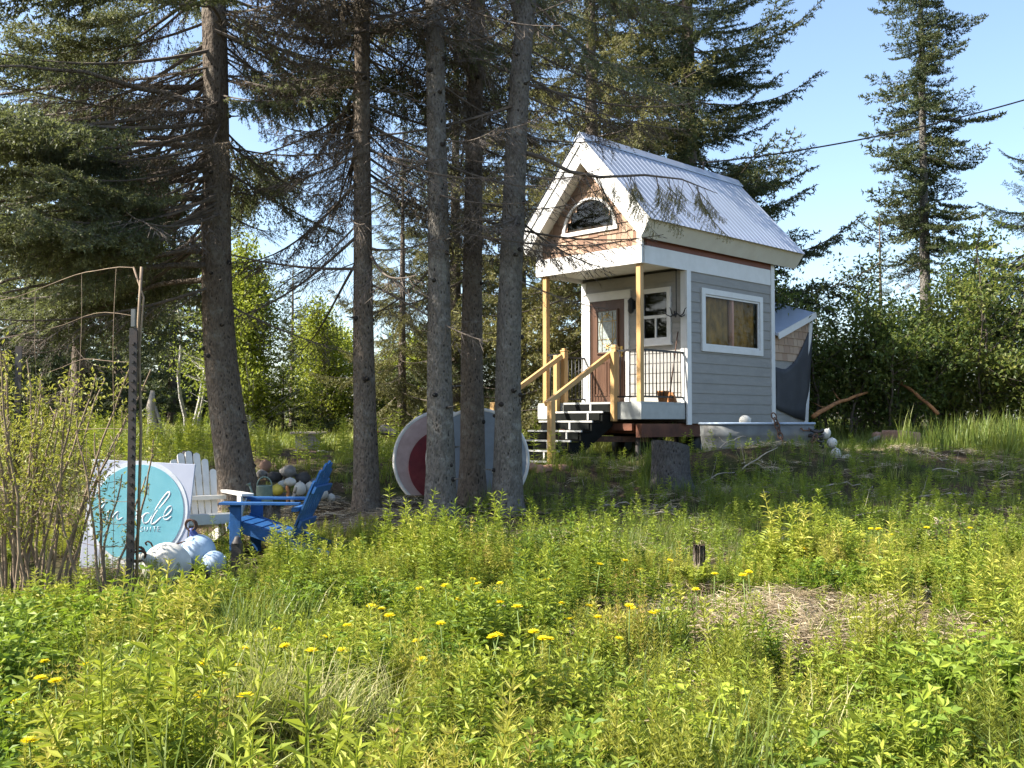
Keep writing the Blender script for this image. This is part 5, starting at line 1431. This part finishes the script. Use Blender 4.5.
broad_thing('birch_tree', 'pale stemmed birch in the dark spruces left of the biggest trunk', 'tree', 192, 30.0, 'leaf_birch', 'bark_pale', H=7.2, R=2.2, up=0.5, nstem=3, nbr=30, nleaf=3500, leaf=0.085, base_r=0.2, stem_r=0.06, spread=0.5, seed_tint=0.35, lowleaf=0.3)
BU = [('leafy dark bush right behind the end of the house', 838, 23.0, 5.3, 1.9, 0.48), ('tall leafy bush under the tall ragged spruce', 932, 24.5, 6.0, 2.0, 0.55), ('rounded dark bush left of the tall grass', 890, 22.5, 3.1, 1.5, 0.42),
      ('brownish twiggy bush behind the tall grass', 990, 23.0, 4.9, 1.8, 0.66), ('bush at the right edge of the photo behind the tall grass', 1052, 22.0, 3.6, 1.6, 0.5), ('low bush in the gap beside the back wall of the house', 800, 25.5, 3.0, 1.4, 0.4)]
for l, px, Y, H, R, tn in BU:
    broad_thing('leafy_bush', l, 'bush', px, Y, 'leaf_bush', 'twig', parts=('stems', 'foliage'), H=H, R=R, nstem=9, nbr=24, nleaf=9500, leaf=0.11, base_r=0.6, stem_r=0.035, spread=0.85, seed_tint=tn, lowleaf=0.12, tj=0.2, hvar=0.5)
broad_thing('willow_shrub', 'bare stemmed willow shrub with small yellow leaves inside the wire fence', 'shrub', 40, 8.3, 'leaf_willow', 'stem', parts=('stems', 'foliage'), H=2.65, R=0.62, nstem=20, nbr=12, nleaf=3300, leaf=0.046, base_r=0.42, stem_r=0.010, spread=0.9, seed_tint=0.55, shape='cone', lowleaf=0.25, up=1.4, lw=0.45)
broad_thing('willow_shrub', 'second twiggy willow shrub at the left edge of the photo', 'shrub', -8, 8.6, 'leaf_willow', 'stem', parts=('stems', 'foliage'), H=2.3, R=0.7, nstem=15, nbr=11, nleaf=3200, leaf=0.046, base_r=0.4, stem_r=0.010, spread=0.9, seed_tint=0.5, shape='cone', lowleaf=0.25, up=1.4, lw=0.45)
broad_thing('willow_shrub', 'small willow sapling with yellow leaves left of the steel fence post', 'shrub', 108, 8.15, 'leaf_willow', 'stem', parts=('stems', 'foliage'), H=1.75, R=0.28, nstem=6, nbr=7, nleaf=300, leaf=0.044, base_r=0.22, stem_r=0.009, spread=0.9, seed_tint=0.6, shape='cone', lowleaf=0.35, up=1.4, lw=0.45)

# pale snag by the dark spruces
sx_ = at(152, 430, 25.0)
sn = MB(); sn.tube([(0, 0, -0.1), (0.02, 0, 0.5), (-0.04, 0, 0.9), (0.0, 0, 1.35)], [0.17, 0.14, 0.12, 0.05], 9, rjit=0.25); sn.tube([(0.05, 0, 0.95), (0.2, 0, 0.55), (0.3, 0, 0.1)], [0.05, 0.04, 0.03], 6, rjit=0.2)
sno = sn.build('broken_snag', M['drift']); sno.location = (sx_.x, 25.0, G(sx_.x, 25.0)); tag(sno, 'pale broken snag standing before the dark spruces above the teal sign', 'snag')

# far line of trees: shared crowns, each tree its own object
proto = far_tree('distant dark spruce in the treeline beyond the meadow', 300, 70, 9.0, 2.4, 0.3, 95, FAR, 'needle_far', prof=0.8, group='distant spruces beyond the meadow')
for i in range(26):
    px = -60 + i * 44 + rng.normal(0, 12); Y = 62 + rng.random() * 26
    if i == 0: continue
    x = at(px, 400, Y).x; s = 0.7 + 0.45 * rng.random()
    if 262 < px < 365: s *= 0.6
    dup(proto, (x, Y, G(x, Y)), rng.random() * 6.3, (s, s, s))

for i in range(16):
    px = -70 + i * 19 + rng.normal(0, 5); Y = 44 + rng.random() * 14
    x = at(px, 400, Y).x; s = 0.55 + 0.4 * rng.random()
    dup(proto, (x, Y, G(x, Y)), rng.random() * 6.3, (s, s, s))
# ------------------------------------------------------------------ ground plants: templates
def T_(mb): return mb.arrays()
def tpl_weed(h, n, L, W_, up=0.5, stem=0.0035):
    mb = MB(); lean = rng.normal(0, 0.06, 2)
    ax = lambda t: np.array([lean[0] * t * h, lean[1] * t * h, h * t])
    ribbons(mb, np.array([ax(0), ax(0)]), np.array([ax(1), ax(1)]), np.full(2, stem), np.full(2, stem * 0.6), 0)
    t = np.sort(0.12 + 0.86 * rng.random(n) ** 0.8); az = np.arange(n) * 2.4 + rng.normal(0, 0.3, n)
    pos = np.array([ax(q) for q in t])
    ln = L * (1.1 - 0.55 * t ** 2) * (0.8 + 0.4 * rng.random(n))
    d = np.column_stack([np.cos(az), np.sin(az), up * (0.2 + 1.4 * t ** 2) + rng.normal(0, 0.15, n)])
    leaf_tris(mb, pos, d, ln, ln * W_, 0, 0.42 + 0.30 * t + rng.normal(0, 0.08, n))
    return T_(mb)
def tpl_broad(h, n, L):
    mb = MB()
    t = rng.random(n); az = rng.random(n) * 2 * PI; r = 0.12 * rng.random(n) + 0.02
    pos = np.column_stack([r * np.cos(az), r * np.sin(az), h * (0.35 + 0.65 * t)])
    ribbons(mb, np.zeros((n, 3)) + rng.normal(0, 0.01, (n, 3)) * [1, 1, 0], pos, np.full(n, 0.002), np.full(n, 0.0015), 0)
    for k in range(3):
        a2 = az + (k - 1) * 0.9
        d = np.column_stack([np.cos(a2), np.sin(a2), 0.25 + rng.normal(0, 0.2, n)])
        ln = L * (0.75 + 0.5 * rng.random(n)) * (1.0 if k == 1 else 0.8)
        leaf_tris(mb, pos, d, ln, ln * 0.5, 0, 0.30 + 0.35 * t + rng.normal(0, 0.08, n))
    return T_(mb)
def tpl_horse(h, nw, nb, L):
    mb = MB(); lean = rng.normal(0, 0.05, 2)
    ax = lambda t: np.array([lean[0] * t * h, lean[1] * t * h, h * t])
    ribbons(mb, np.array([ax(0), ax(0)]), np.array([ax(1), ax(1)]), np.full(2, 0.0032), np.full(2, 0.0018), 0)
    P0, P1, ti = [], [], []
    for i in range(nw):
        t = 0.18 + 0.82 * i / nw; l = L * (1.15 - 0.85 * t)
        for k in range(nb):
            a = k * 2 * PI / nb + rng.random()
            P0.append(ax(t)); P1.append(ax(t) + np.array([math.cos(a) * l, math.sin(a) * l, l * 0.75 * (0.7 + 0.6 * rng.random())])); ti.append(0.35 + 0.4 * t + rng.normal(0, 0.08))
    P0 = np.array(P0); P1 = np.array(P1); s = perp(P1 - P0 + 1e-6) * 0.0030
    V = np.stack([P0 - s, P0 + s, P1], 1).reshape(-1, 3)
    mb.add(V, tris=np.arange(len(V)).reshape(-1, 3), tint=np.repeat(np.clip(ti, 0, 1), 3))
    return T_(mb)
def tpl_grass(h, n, w, spread, bend=0.5, tint=0.5, tj=0.12, rad=0.05, dirbias=None):
    mb = MB()
    az = rng.random(n) * 2 * PI
    if dirbias is not None: az = dirbias + rng.normal(0, 0.9, n)
    r0 = rad * np.sqrt(rng.random(n)); a0 = rng.random(n) * 2 * PI
    b = np.column_stack([r0 * np.cos(a0), r0 * np.sin(a0), np.full(n, -0.01)])
    hh = h * (0.45 + 0.6 * rng.random(n)); sp_ = spread * (0.2 + rng.random(n)); bd = bend * rng.random(n) * hh
    dirv = np.column_stack([np.cos(az), np.sin(az), np.zeros(n)]); side = np.column_stack([-np.sin(az), np.cos(az), np.zeros(n)])
    rows = []
    for t in (0, 0.4, 0.75, 1.0):
        c = b + dirv * (sp_ * hh * t + bd * t ** 2.5)[:, None] + np.array([0, 0, 1.0]) * (hh * t - 0.55 * bd * t ** 2.6)[:, None]
        ww = w * (1 - t ** 1.6) * 0.5 + 0.0003
        rows += [c - side * ww, c + side * ww]
    V = np.stack(rows, 1).reshape(-1, 3); i = np.arange(n)[:, None] * 8
    Q = np.concatenate([i + [[0, 1, 3, 2]], i + [[2, 3, 5, 4]], i + [[4, 5, 7, 6]]])
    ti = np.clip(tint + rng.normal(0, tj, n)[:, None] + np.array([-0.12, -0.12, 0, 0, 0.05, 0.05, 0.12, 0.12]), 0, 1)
    mb.add(V, quads=Q, tint=ti.ravel())
    return T_(mb)
def tpl_straw(n, R, w=0.0042):
    mb = MB(); c = rng.normal(0, R * 0.5, (n, 2)); a = rng.random(n) * PI; l = 0.04 + 0.20 * rng.random(n) ** 1.5
    d = np.column_stack([np.cos(a), np.sin(a), rng.normal(0, 0.12, n)])
    P = np.column_stack([c, 0.005 + 0.05 * rng.random(n)])
    s = np.column_stack([-np.sin(a), np.cos(a), rng.normal(0, 0.5, n)]) * (w / 2)
    A = P - d * l[:, None] / 2; B = P + d * l[:, None] / 2
    V = np.stack([A - s, A + s, B + s, B - s], 1).reshape(-1, 3); i = np.arange(n)[:, None] * 4
    mb.add(V, quads=i + [[0, 1, 2, 3]], tint=np.repeat(np.clip(rng.normal(0.5, 0.25, n), 0, 1), 4))
    return T_(mb)

WEED = [tpl_weed(0.26 + 0.03 * k, 28, 0.070, 0.34) for k in range(6)]
WEEDT = [tpl_weed(0.42 + 0.04 * k, 40, 0.075, 0.22) for k in range(5)]
BROAD = [tpl_broad(0.24 + 0.03 * k, 17, 0.048) for k in range(5)]
HORSE = [tpl_horse(0.27 + 0.035 * k, 12, 9, 0.065) for k in range(5)]
GR = [tpl_grass(0.22 + 0.03 * k, 16, 0.006, 0.22, 0.5, 0.5, rad=0.06) for k in range(4)]
GRL = [tpl_grass(0.42 + 0.04 * k, 22, 0.009, 0.22, 0.5, 0.55, rad=0.12) for k in range(4)]
GRF = [tpl_grass(0.38 + 0.06 * k, 20, 0.022, 0.30, 0.5, 0.60, rad=0.18) for k in range(4)]
STRAW = [tpl_straw(60, 0.22) for k in range(5)]

def vnoise(x, y, s, seed):
    r = np.random.default_rng(seed); ph = r.random(8) * 6.28; k = r.normal(0, 1, (4, 2)) * s
    return sum(np.sin(k[i, 0] * x + k[i, 1] * y + ph[i]) for i in range(4)) / 4

def cand(n, y0, y1, wide=0.56, pw=1.0):
    """points spread over the ground between two distances in front of the camera"""
    y = y0 + (y1 - y0) * rng.random(n) ** pw
    x = (rng.random(n) * 2 - 1) * (wide * y + 0.4)
    return x, y
def straw_patch(x, y):
    return ((x - 2.05) / 1.2) ** 2 + ((y - 7.25) / 1.15) ** 2 < (1 + 0.35 * vnoise(x, y, 4, 3)) ** 2
def inshade(x, y):
    """the bank below the house, where only thin grass and straw grow"""
    return (y > ybound(x)) & (x > -0.6)
def bare_under(x, y):
    return (y > 11.4) & (x <= -0.4) & (y < 14.5)
def clear(x, y):
    """keep plants off chairs, sign, buoys, tank, house and stair feet"""
    c = np.zeros(len(x), bool)
    for (cx, cy_, r) in ((-2.47, 10.45, 0.42), (-3.33, 10.7, 0.42), (-3.66, 9.75, 0.3), (-4.0, 9.75, 0.3), (-3.25, 9.75, 0.3), (-2.9, 11.75, 0.25)):
        c |= (x - cx) ** 2 + (y - cy_) ** 2 < r * r
    ca, sa = math.cos(HYAW), math.sin(HYAW)
    u = (x - HLOC[0]) * ca + (y - HLOC[1]) * sa; v = -(x - HLOC[0]) * sa + (y - HLOC[1]) * ca
    c |= (u > 0.3) & (u < 5.9) & (v > 0.1) & (v < 2.5)
    c |= (u > -1.9) & (u <= 0.3) & (v > 0.5) & (v < 2.0)
    c |= (np.abs(x + 0.205 * y) < 0.055 * (y - 10)) & (y > 17.0) & (y < 21.8)
    c |= (np.abs(x - TX) < 0.95) & (np.abs(y - TY) < 0.42)
    return c
def low_zone(x, y):
    '''the trodden ground before the sign and buoys, with short growth only'''
    return (x > -4.7) & (x < -2.35) & (y > 7.75) & (y < 9.95)
def big_tuft(x, y):
    return ((x + 0.98) / 0.55) ** 2 + ((y - 4.6) / 0.42) ** 2 < 1
def put(mb, tpls, x, y, s, tint=0.0, tilt=0.10, zoff=0.0, tj=0.12):
    k = rng.integers(len(tpls), size=len(x)); z = gz(x, y) + zoff
    for i, t in enumerate(tpls):
        m = k == i
        if m.any():
            K = m.sum()
            stamp(mb, t, np.column_stack([x[m], y[m], z[m]]), yaws(K, tilt), np.broadcast_to(s, (len(x),))[m], tint=np.broadcast_to(tint, (len(x),))[m] + rng.normal(0, tj, K))
def stuff(mb, name, mat):
    o = mb.build(name, M[mat]); o['kind'] = 'stuff'; return o

def tpl_fern(h, nf):
    mb = MB()
    for f in range(nf):
        az = f * 2.4 + rng.normal(0, 0.3); out = h * (0.35 + 0.35 * rng.random()); hh = h * (0.75 + 0.4 * rng.random())
        t = np.linspace(0, 1, 16)
        P = np.column_stack([out * t ** 1.6 * math.cos(az), out * t ** 1.6 * math.sin(az), hh * (t * 1.25 - 0.28 * t ** 3)])
        ribbons(mb, P[:-1], P[1:], np.full(15, 0.003), np.full(15, 0.0025), 0)
        lat = np.array([-math.sin(az), math.cos(az), 0.0]); tan = np.gradient(P, axis=0); tan /= np.linalg.norm(tan, axis=1, keepdims=True)
        for sg in (-1, 1):
            k = np.arange(4, 16); ln = h * 0.24 * np.sin((t[k] - 0.12) / 0.9 * PI) ** 0.7 + 0.012
            leaf_tris(mb, P[k], lat * sg + tan[k] * 0.45 + rng.normal(0, 0.08, (12, 3)), ln, ln * 0.36, 0, 0.5 + 0.25 * t[k] + rng.normal(0, 0.07, 12))
    return T_(mb)
FERN = [tpl_fern(0.40 + 0.04 * k, 7) for k in range(4)]
def ybound(x):
    """where the sunny growth ends and the shaded bank begins"""
    return 10.35 - 1.15 * np.exp(-((x - 1.3) / 1.5) ** 2) + 0.22 * np.sin(2.3 * x + 0.6) + 0.12 * np.sin(5.3 * x)
open_ok = lambda x, y: ~straw_patch(x, y) & ~inshade(x, y) & ~clear(x, y) & ~bare_under(x, y) & ~low_zone(x, y) & ~big_tuft(x, y)
# the growth stands in clumps of one kind each, domed and of different heights, with low stuff between them
layers = {'weed': MB(), 'lush': MB(), 'horse': MB(), 'grass': MB()}
cxs, cys = cand(2200, 2.7, 11.2, pw=0.85)
keep = []
for i in range(len(cxs)):
    if all((cxs[i] - cxs[j]) ** 2 + (cys[i] - cys[j]) ** 2 > 0.245 ** 2 for j in keep): keep.append(i)
kinds = {'weed': (WEED, 'weed', 105), 'tall': (WEEDT, 'weed', 80), 'lush': (BROAD, 'lush', 90), 'horse': (HORSE, 'horse', 120), 'grass': (GRL, 'grass', 42), 'fern': (FERN, 'weed', 26)}
for i in keep:
    x0, y0 = cxs[i], cys[i]
    left = x0 < -1.3 - 0.12 * y0 and y0 < 7.0
    right = x0 > 0.8 and y0 < 5.6
    edge = y0 > ybound(np.array([x0]))[0] - 1.6 or (x0 < -0.2 and y0 > 8.3)
    p = {'weed': 0.46, 'tall': 0.10, 'lush': 0.16, 'horse': 0.23, 'grass': 0.04, 'fern': 0.004}
    if left: p = {'weed': 0.12, 'tall': 0.03, 'lush': 0.76, 'horse': 0.05, 'grass': 0.03, 'fern': 0.01}
    elif right: p = {'weed': 0.34, 'tall': 0.06, 'lush': 0.38, 'horse': 0.16, 'grass': 0.04, 'fern': 0.03}
    elif edge: p = {'weed': 0.20, 'tall': 0.30, 'lush': 0.05, 'horse': 0.33, 'grass': 0.02, 'fern': 0.07}
    kd = rng.choice(list(p), p=np.array(list(p.values())) / sum(p.values()))
    tp, lay, den = kinds[kd]
    R = 0.17 + 0.20 * rng.random(); n = int(den * PI * R * R * (0.8 + 0.5 * rng.random())) + 2
    r = R * np.sqrt(rng.random(n)); a = rng.random(n) * 2 * PI
    x = x0 + r * np.cos(a) * 1.25; y = y0 + r * np.sin(a)
    hs = (0.50 + 0.80 * rng.random() ** 1.2) * (0.68 if kd == 'fern' else 1.0) * (1.22 if y0 < 6.5 else 1.06)
    s_ = hs * (1.05 - 0.5 * (r / R) ** 2) * (0.85 + 0.3 * rng.random(n))
    k = open_ok(x, y)
    if k.any():
        put(layers[lay], tp, x[k], y[k], s_[k], tint=rng.normal(-0.04, 0.18), tilt=0.2, tj=0.08)
# thin low growth everywhere between
x, y = cand(3400, 2.8, 11.3, pw=0.9); k = open_ok(x, y); x, y = x[k], y[k]
put(layers['weed'], WEED, x, y, 0.35 + 0.35 * rng.random(len(x)), tint=0.0)
x, y = cand(900, 2.8, 11.3, pw=0.9); k = open_ok(x, y); x, y = x[k], y[k]
put(layers['horse'], HORSE, x, y, 0.5 + 0.5 * rng.random(len(x)))
# sprigs pushing up through the straw and before the sign
x = rng.normal(2.05, 0.75, 230); y = rng.normal(7.2, 0.6, 230); put(layers['weed'], WEED, x, y, 0.3 + 0.4 * rng.random(230), tint=0.05)
x = rng.uniform(-4.5, -2.4, 120); y = rng.uniform(7.7, 9.5, 120); k = ~clear(x, y); put(layers['weed'], WEED, x[k], y[k], 0.4 + 0.3 * rng.random(k.sum()), tint=0.05)
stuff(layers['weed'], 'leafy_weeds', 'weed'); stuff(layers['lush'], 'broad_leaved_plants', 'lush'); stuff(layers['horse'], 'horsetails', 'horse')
# grass: short blades between the plants, the shaded bank, the meadow
mb = layers['grass']
x, y = cand(700, 3.0, 11.5); k = ~clear(x, y) & ~bare_under(x, y); x, y = x[k], y[k]
put(mb, GR, x, y, 0.7 + 0.5 * rng.random(len(x)), tint=0.05)
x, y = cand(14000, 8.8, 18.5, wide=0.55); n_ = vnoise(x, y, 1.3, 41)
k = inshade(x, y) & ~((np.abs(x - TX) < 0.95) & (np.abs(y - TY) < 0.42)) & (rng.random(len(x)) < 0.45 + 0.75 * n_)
x, y = x[k], y[k]; put(mb, GR, x, y, 0.5 + 0.7 * rng.random(len(x)) ** 2, tint=-0.10, tilt=0.2, tj=0.16)  # lowered tint puts the bank's shade into the blades
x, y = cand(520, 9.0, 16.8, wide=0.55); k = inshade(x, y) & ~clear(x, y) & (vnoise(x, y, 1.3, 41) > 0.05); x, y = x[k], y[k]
put(mb, GRL, x, y, 0.5 + 0.35 * rng.random(len(x)), tint=-0.2)  # darker tint again carries the shade of the bank
x, y = cand(1500, 11.0, 15.5, wide=0.45); k = (x < 0.2) & ~clear(x, y) & (rng.random(len(x)) < 0.16 + 0.5 * vnoise(x, y, 2.2, 51)); x, y = x[k], y[k]
put(mb, GR, x, y, 0.5 + 0.5 * rng.random(len(x)), tint=0.05)
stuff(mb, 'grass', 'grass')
mb = MB()
x, y = cand(9000, 14.6, 44.0, wide=0.56, pw=1.25); k = ~clear(x, y) & ((x < 1.2) | (y > 19.5)) & (rng.random(len(x)) < sstep((y - 14.2) / 5) * 0.9 + 0.12)
x, y = x[k], y[k]; s_ = (0.45 + 0.7 * rng.random(len(x))) * (0.55 + 0.45 * sstep((y - 16) / 8)) * (1 + 0.35 * vnoise(x, y, 0.8, 61))
put(mb, GRF, x, y, s_, tint=0.06 + 0.12 * vnoise(x, y, 0.5, 62))
x, y = cand(1400, 17.2, 21.5, wide=0.56); k = ~clear(x, y) & (x > 4.2); x, y = x[k], y[k]
put(mb, GR, x, y, 0.6 + 0.5 * rng.random(len(x)), tint=0.05)
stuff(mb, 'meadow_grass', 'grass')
# leafy plants on the shaded bank
mb = MB()
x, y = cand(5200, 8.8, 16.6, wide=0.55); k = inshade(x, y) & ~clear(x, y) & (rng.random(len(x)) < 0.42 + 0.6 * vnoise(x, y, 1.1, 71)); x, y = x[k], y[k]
put(mb, WEED, x, y, 0.5 + 0.5 * rng.random(len(x)), tint=-0.12)  # shade of the bank put into the leaf tint
x, y = cand(2600, 15.0, 40.0, wide=0.5); k = (x < 1.0) & ~clear(x, y) & (vnoise(x, y, 0.6, 72) > 0.02); x, y = x[k], y[k]
put(mb, WEEDT, x, y, 0.9 + 0.9 * rng.random(len(x)), tint=0.05)
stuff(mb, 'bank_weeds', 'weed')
# dead straw
mb = MB()
x = 2.05 + rng.normal(0, 0.75, 300); y = 7.25 + rng.normal(0, 0.6, 300); put(mb, STRAW, x, y, 0.6 + 0.6 * rng.random(300), tint=-0.18, tilt=0.3, zoff=0.05, tj=0.2)
x, y = cand(2100, 3.0, 18.0, wide=0.55); k = ~clear(x, y) & (rng.random(len(x)) < 0.30 + 0.8 * vnoise(x, y, 1.2, 81) + 0.5 * (x > 1.5) * (y > 11.5)); x, y = x[k], y[k]
put(mb, STRAW, x, y, 0.8 + 0.5 * rng.random(len(x)), tint=0.0, tilt=0.2)
x = rng.normal(-0.95, 0.45, 50); y = rng.normal(4.1, 0.3, 50); put(mb, STRAW, x, y, 0.8, tint=0.15, tilt=0.2)
x = rng.normal(-2.2, 0.9, 120); y = rng.normal(12.6, 0.6, 120); put(mb, STRAW, x, y, 0.8, tint=-0.1, tilt=0.1)
stuff(mb, 'dead_straw', 'straw')

# ------------------------------------------------------------------ grass clumps that stand out
def clump(name, label, x0, y0, n, rx, ry, tpls, smin, smax, tint, mat='grass'):
    t = MB(); x = rng.normal(0, rx, n); y = rng.normal(0, ry, n)
    k = rng.integers(len(tpls), size=n)
    for i, tp in enumerate(tpls):
        m = k == i
        if m.any():
            z = gz(x[m] + x0, y[m] + y0) - G(x0, y0)
            stamp(t, tp, np.column_stack([x[m], y[m], z]), yaws(m.sum(), 0.12), smin + (smax - smin) * rng.random(m.sum()), tint=np.full(m.sum(), tint) + rng.normal(0, 0.1, m.sum()))
    o = t.build(name, M[mat]); o.location = (x0, y0, G(x0, y0)); return tag(o, label, 'grass clump')
TUFT = [tpl_grass(0.66, 30, 0.0095, 0.30, 0.75, 0.74, tj=0.16, rad=0.08, dirbias=0.3) for k in range(4)]
clump('grass_clump', 'tall pale grass clump in the foreground left of centre', -0.98, 4.65, 44, 0.26, 0.15, TUFT, 0.7, 1.05, 0.05)
STAND = [tpl_grass(0.85, 22, 0.016, 0.16, 0.30, 0.62, rad=0.14) for k in range(4)]
clump('grass_clump', 'stand of tall green grass on the bank at the right edge', 8.35, 17.4, 75, 0.75, 0.55, STAND, 0.65, 1.05, -0.10)
clump('grass_clump', 'tall grass clump beside the cut stump in front of the house', 2.02, 14.75, 14, 0.16, 0.14, STAND, 0.7, 1.05, -0.15)
clump('grass_clump', 'green grass clump in the middle of the shaded bank', 3.05, 13.3, 18, 0.26, 0.2, GRL, 0.8, 1.1, -0.05)
clump('grass_clump', 'low green grass clump hiding the foot of the cut stump', 2.15, 13.85, 14, 0.30, 0.10, GRL, 0.6, 0.9, -0.1)
clump('grass_clump', 'rounded grassy tussock behind the white chair', -6.4, 20.5, 26, 0.5, 0.4, GRF, 1.2, 1.7, 0.05)

# ------------------------------------------------------------------ dandelions, each its own flower
def dandelion(h):
    r = MB(); lean = rng.normal(0, 0.03, 2)
    return h, lean
DG = 'dandelions in the weeds'
protos = []
for k in range(3):
    h = 0.25 + 0.05 * k
    t = thing('dandelion', 'yellow dandelion in bloom among the green weeds', 'flower', (0, 0, 0), 0, DG)
    s = MB(); s.tube([(0, 0, 0), (0.01, 0.005, h * 0.5), (0.0, 0.01, h)], 0.0025, 5); s.build('stem', M['sap'], t)
    f = MB()
    for ring, (n, L, up) in enumerate(((26, 0.028, 0.35), (22, 0.024, 0.9), (16, 0.017, 2.0))):
        a = np.arange(n) * 2 * PI / n + ring
        d = np.column_stack([np.cos(a), np.sin(a), np.full(n, up)])
        leaf_tris(f, np.tile([0, 0.01, h], (n, 1)), d, np.full(n, L), np.full(n, 0.009), 0, 0.3 + 0.3 * ring + rng.normal(0, 0.1, n))
    f.build('flower_head', M['petal'], t)
    protos.append(t)
spots = [(22, 703), (48, 663), (62, 682), (90, 669), (33, 679), (213, 663), (232, 655), (248, 651), (238, 669), (196, 664), (216, 691), (222, 678), (264, 639), (281, 629), (292, 645), (342, 652), (370, 604), (381, 610), (350, 626), (411, 660), (444, 624), (468, 580),
         (482, 586), (478, 592), (500, 603), (476, 636), (512, 636), (545, 637), (551, 639), (533, 633), (558, 605), (575, 621), (559, 580), (584, 607), (596, 620), (625, 606), (632, 611), (638, 614), (664, 615), (642, 572), (748, 571), (746, 578), (824, 541), (848, 533), (884, 531), (843, 545),
         (872, 528), (967, 530), (893, 536), (505, 583), (448, 586), (452, 600), (420, 590), (395, 618), (322, 640), (305, 655), (160, 690), (120, 712), (700, 590), (715, 575), (660, 560), (622, 562), (590, 566), (800, 548), (925, 528), (520, 610), (615, 640), (430, 640), (255, 700), (30, 745)]
for i, (px, py) in enumerate(spots):
    p = protos[i % 3]; h = 0.25 + 0.05 * (i % 3); s = 1.05 + 0.35 * rng.random()
    # walk along the sight line until the flower head stands on its stem above the ground
    Y = 3.0
    while Y < 16:
        q = at(px, py, Y)
        if q.z - G(q.x, q.y) <= h * s: break
        Y += 0.05
    o = p if i < 3 else dup(p)
    o.location = (q.x, q.y, G(q.x, q.y)); o.scale = (s, s, s); o.rotation_euler = (rng.normal(0, 0.12), rng.normal(0, 0.12), rng.random() * 6.3)
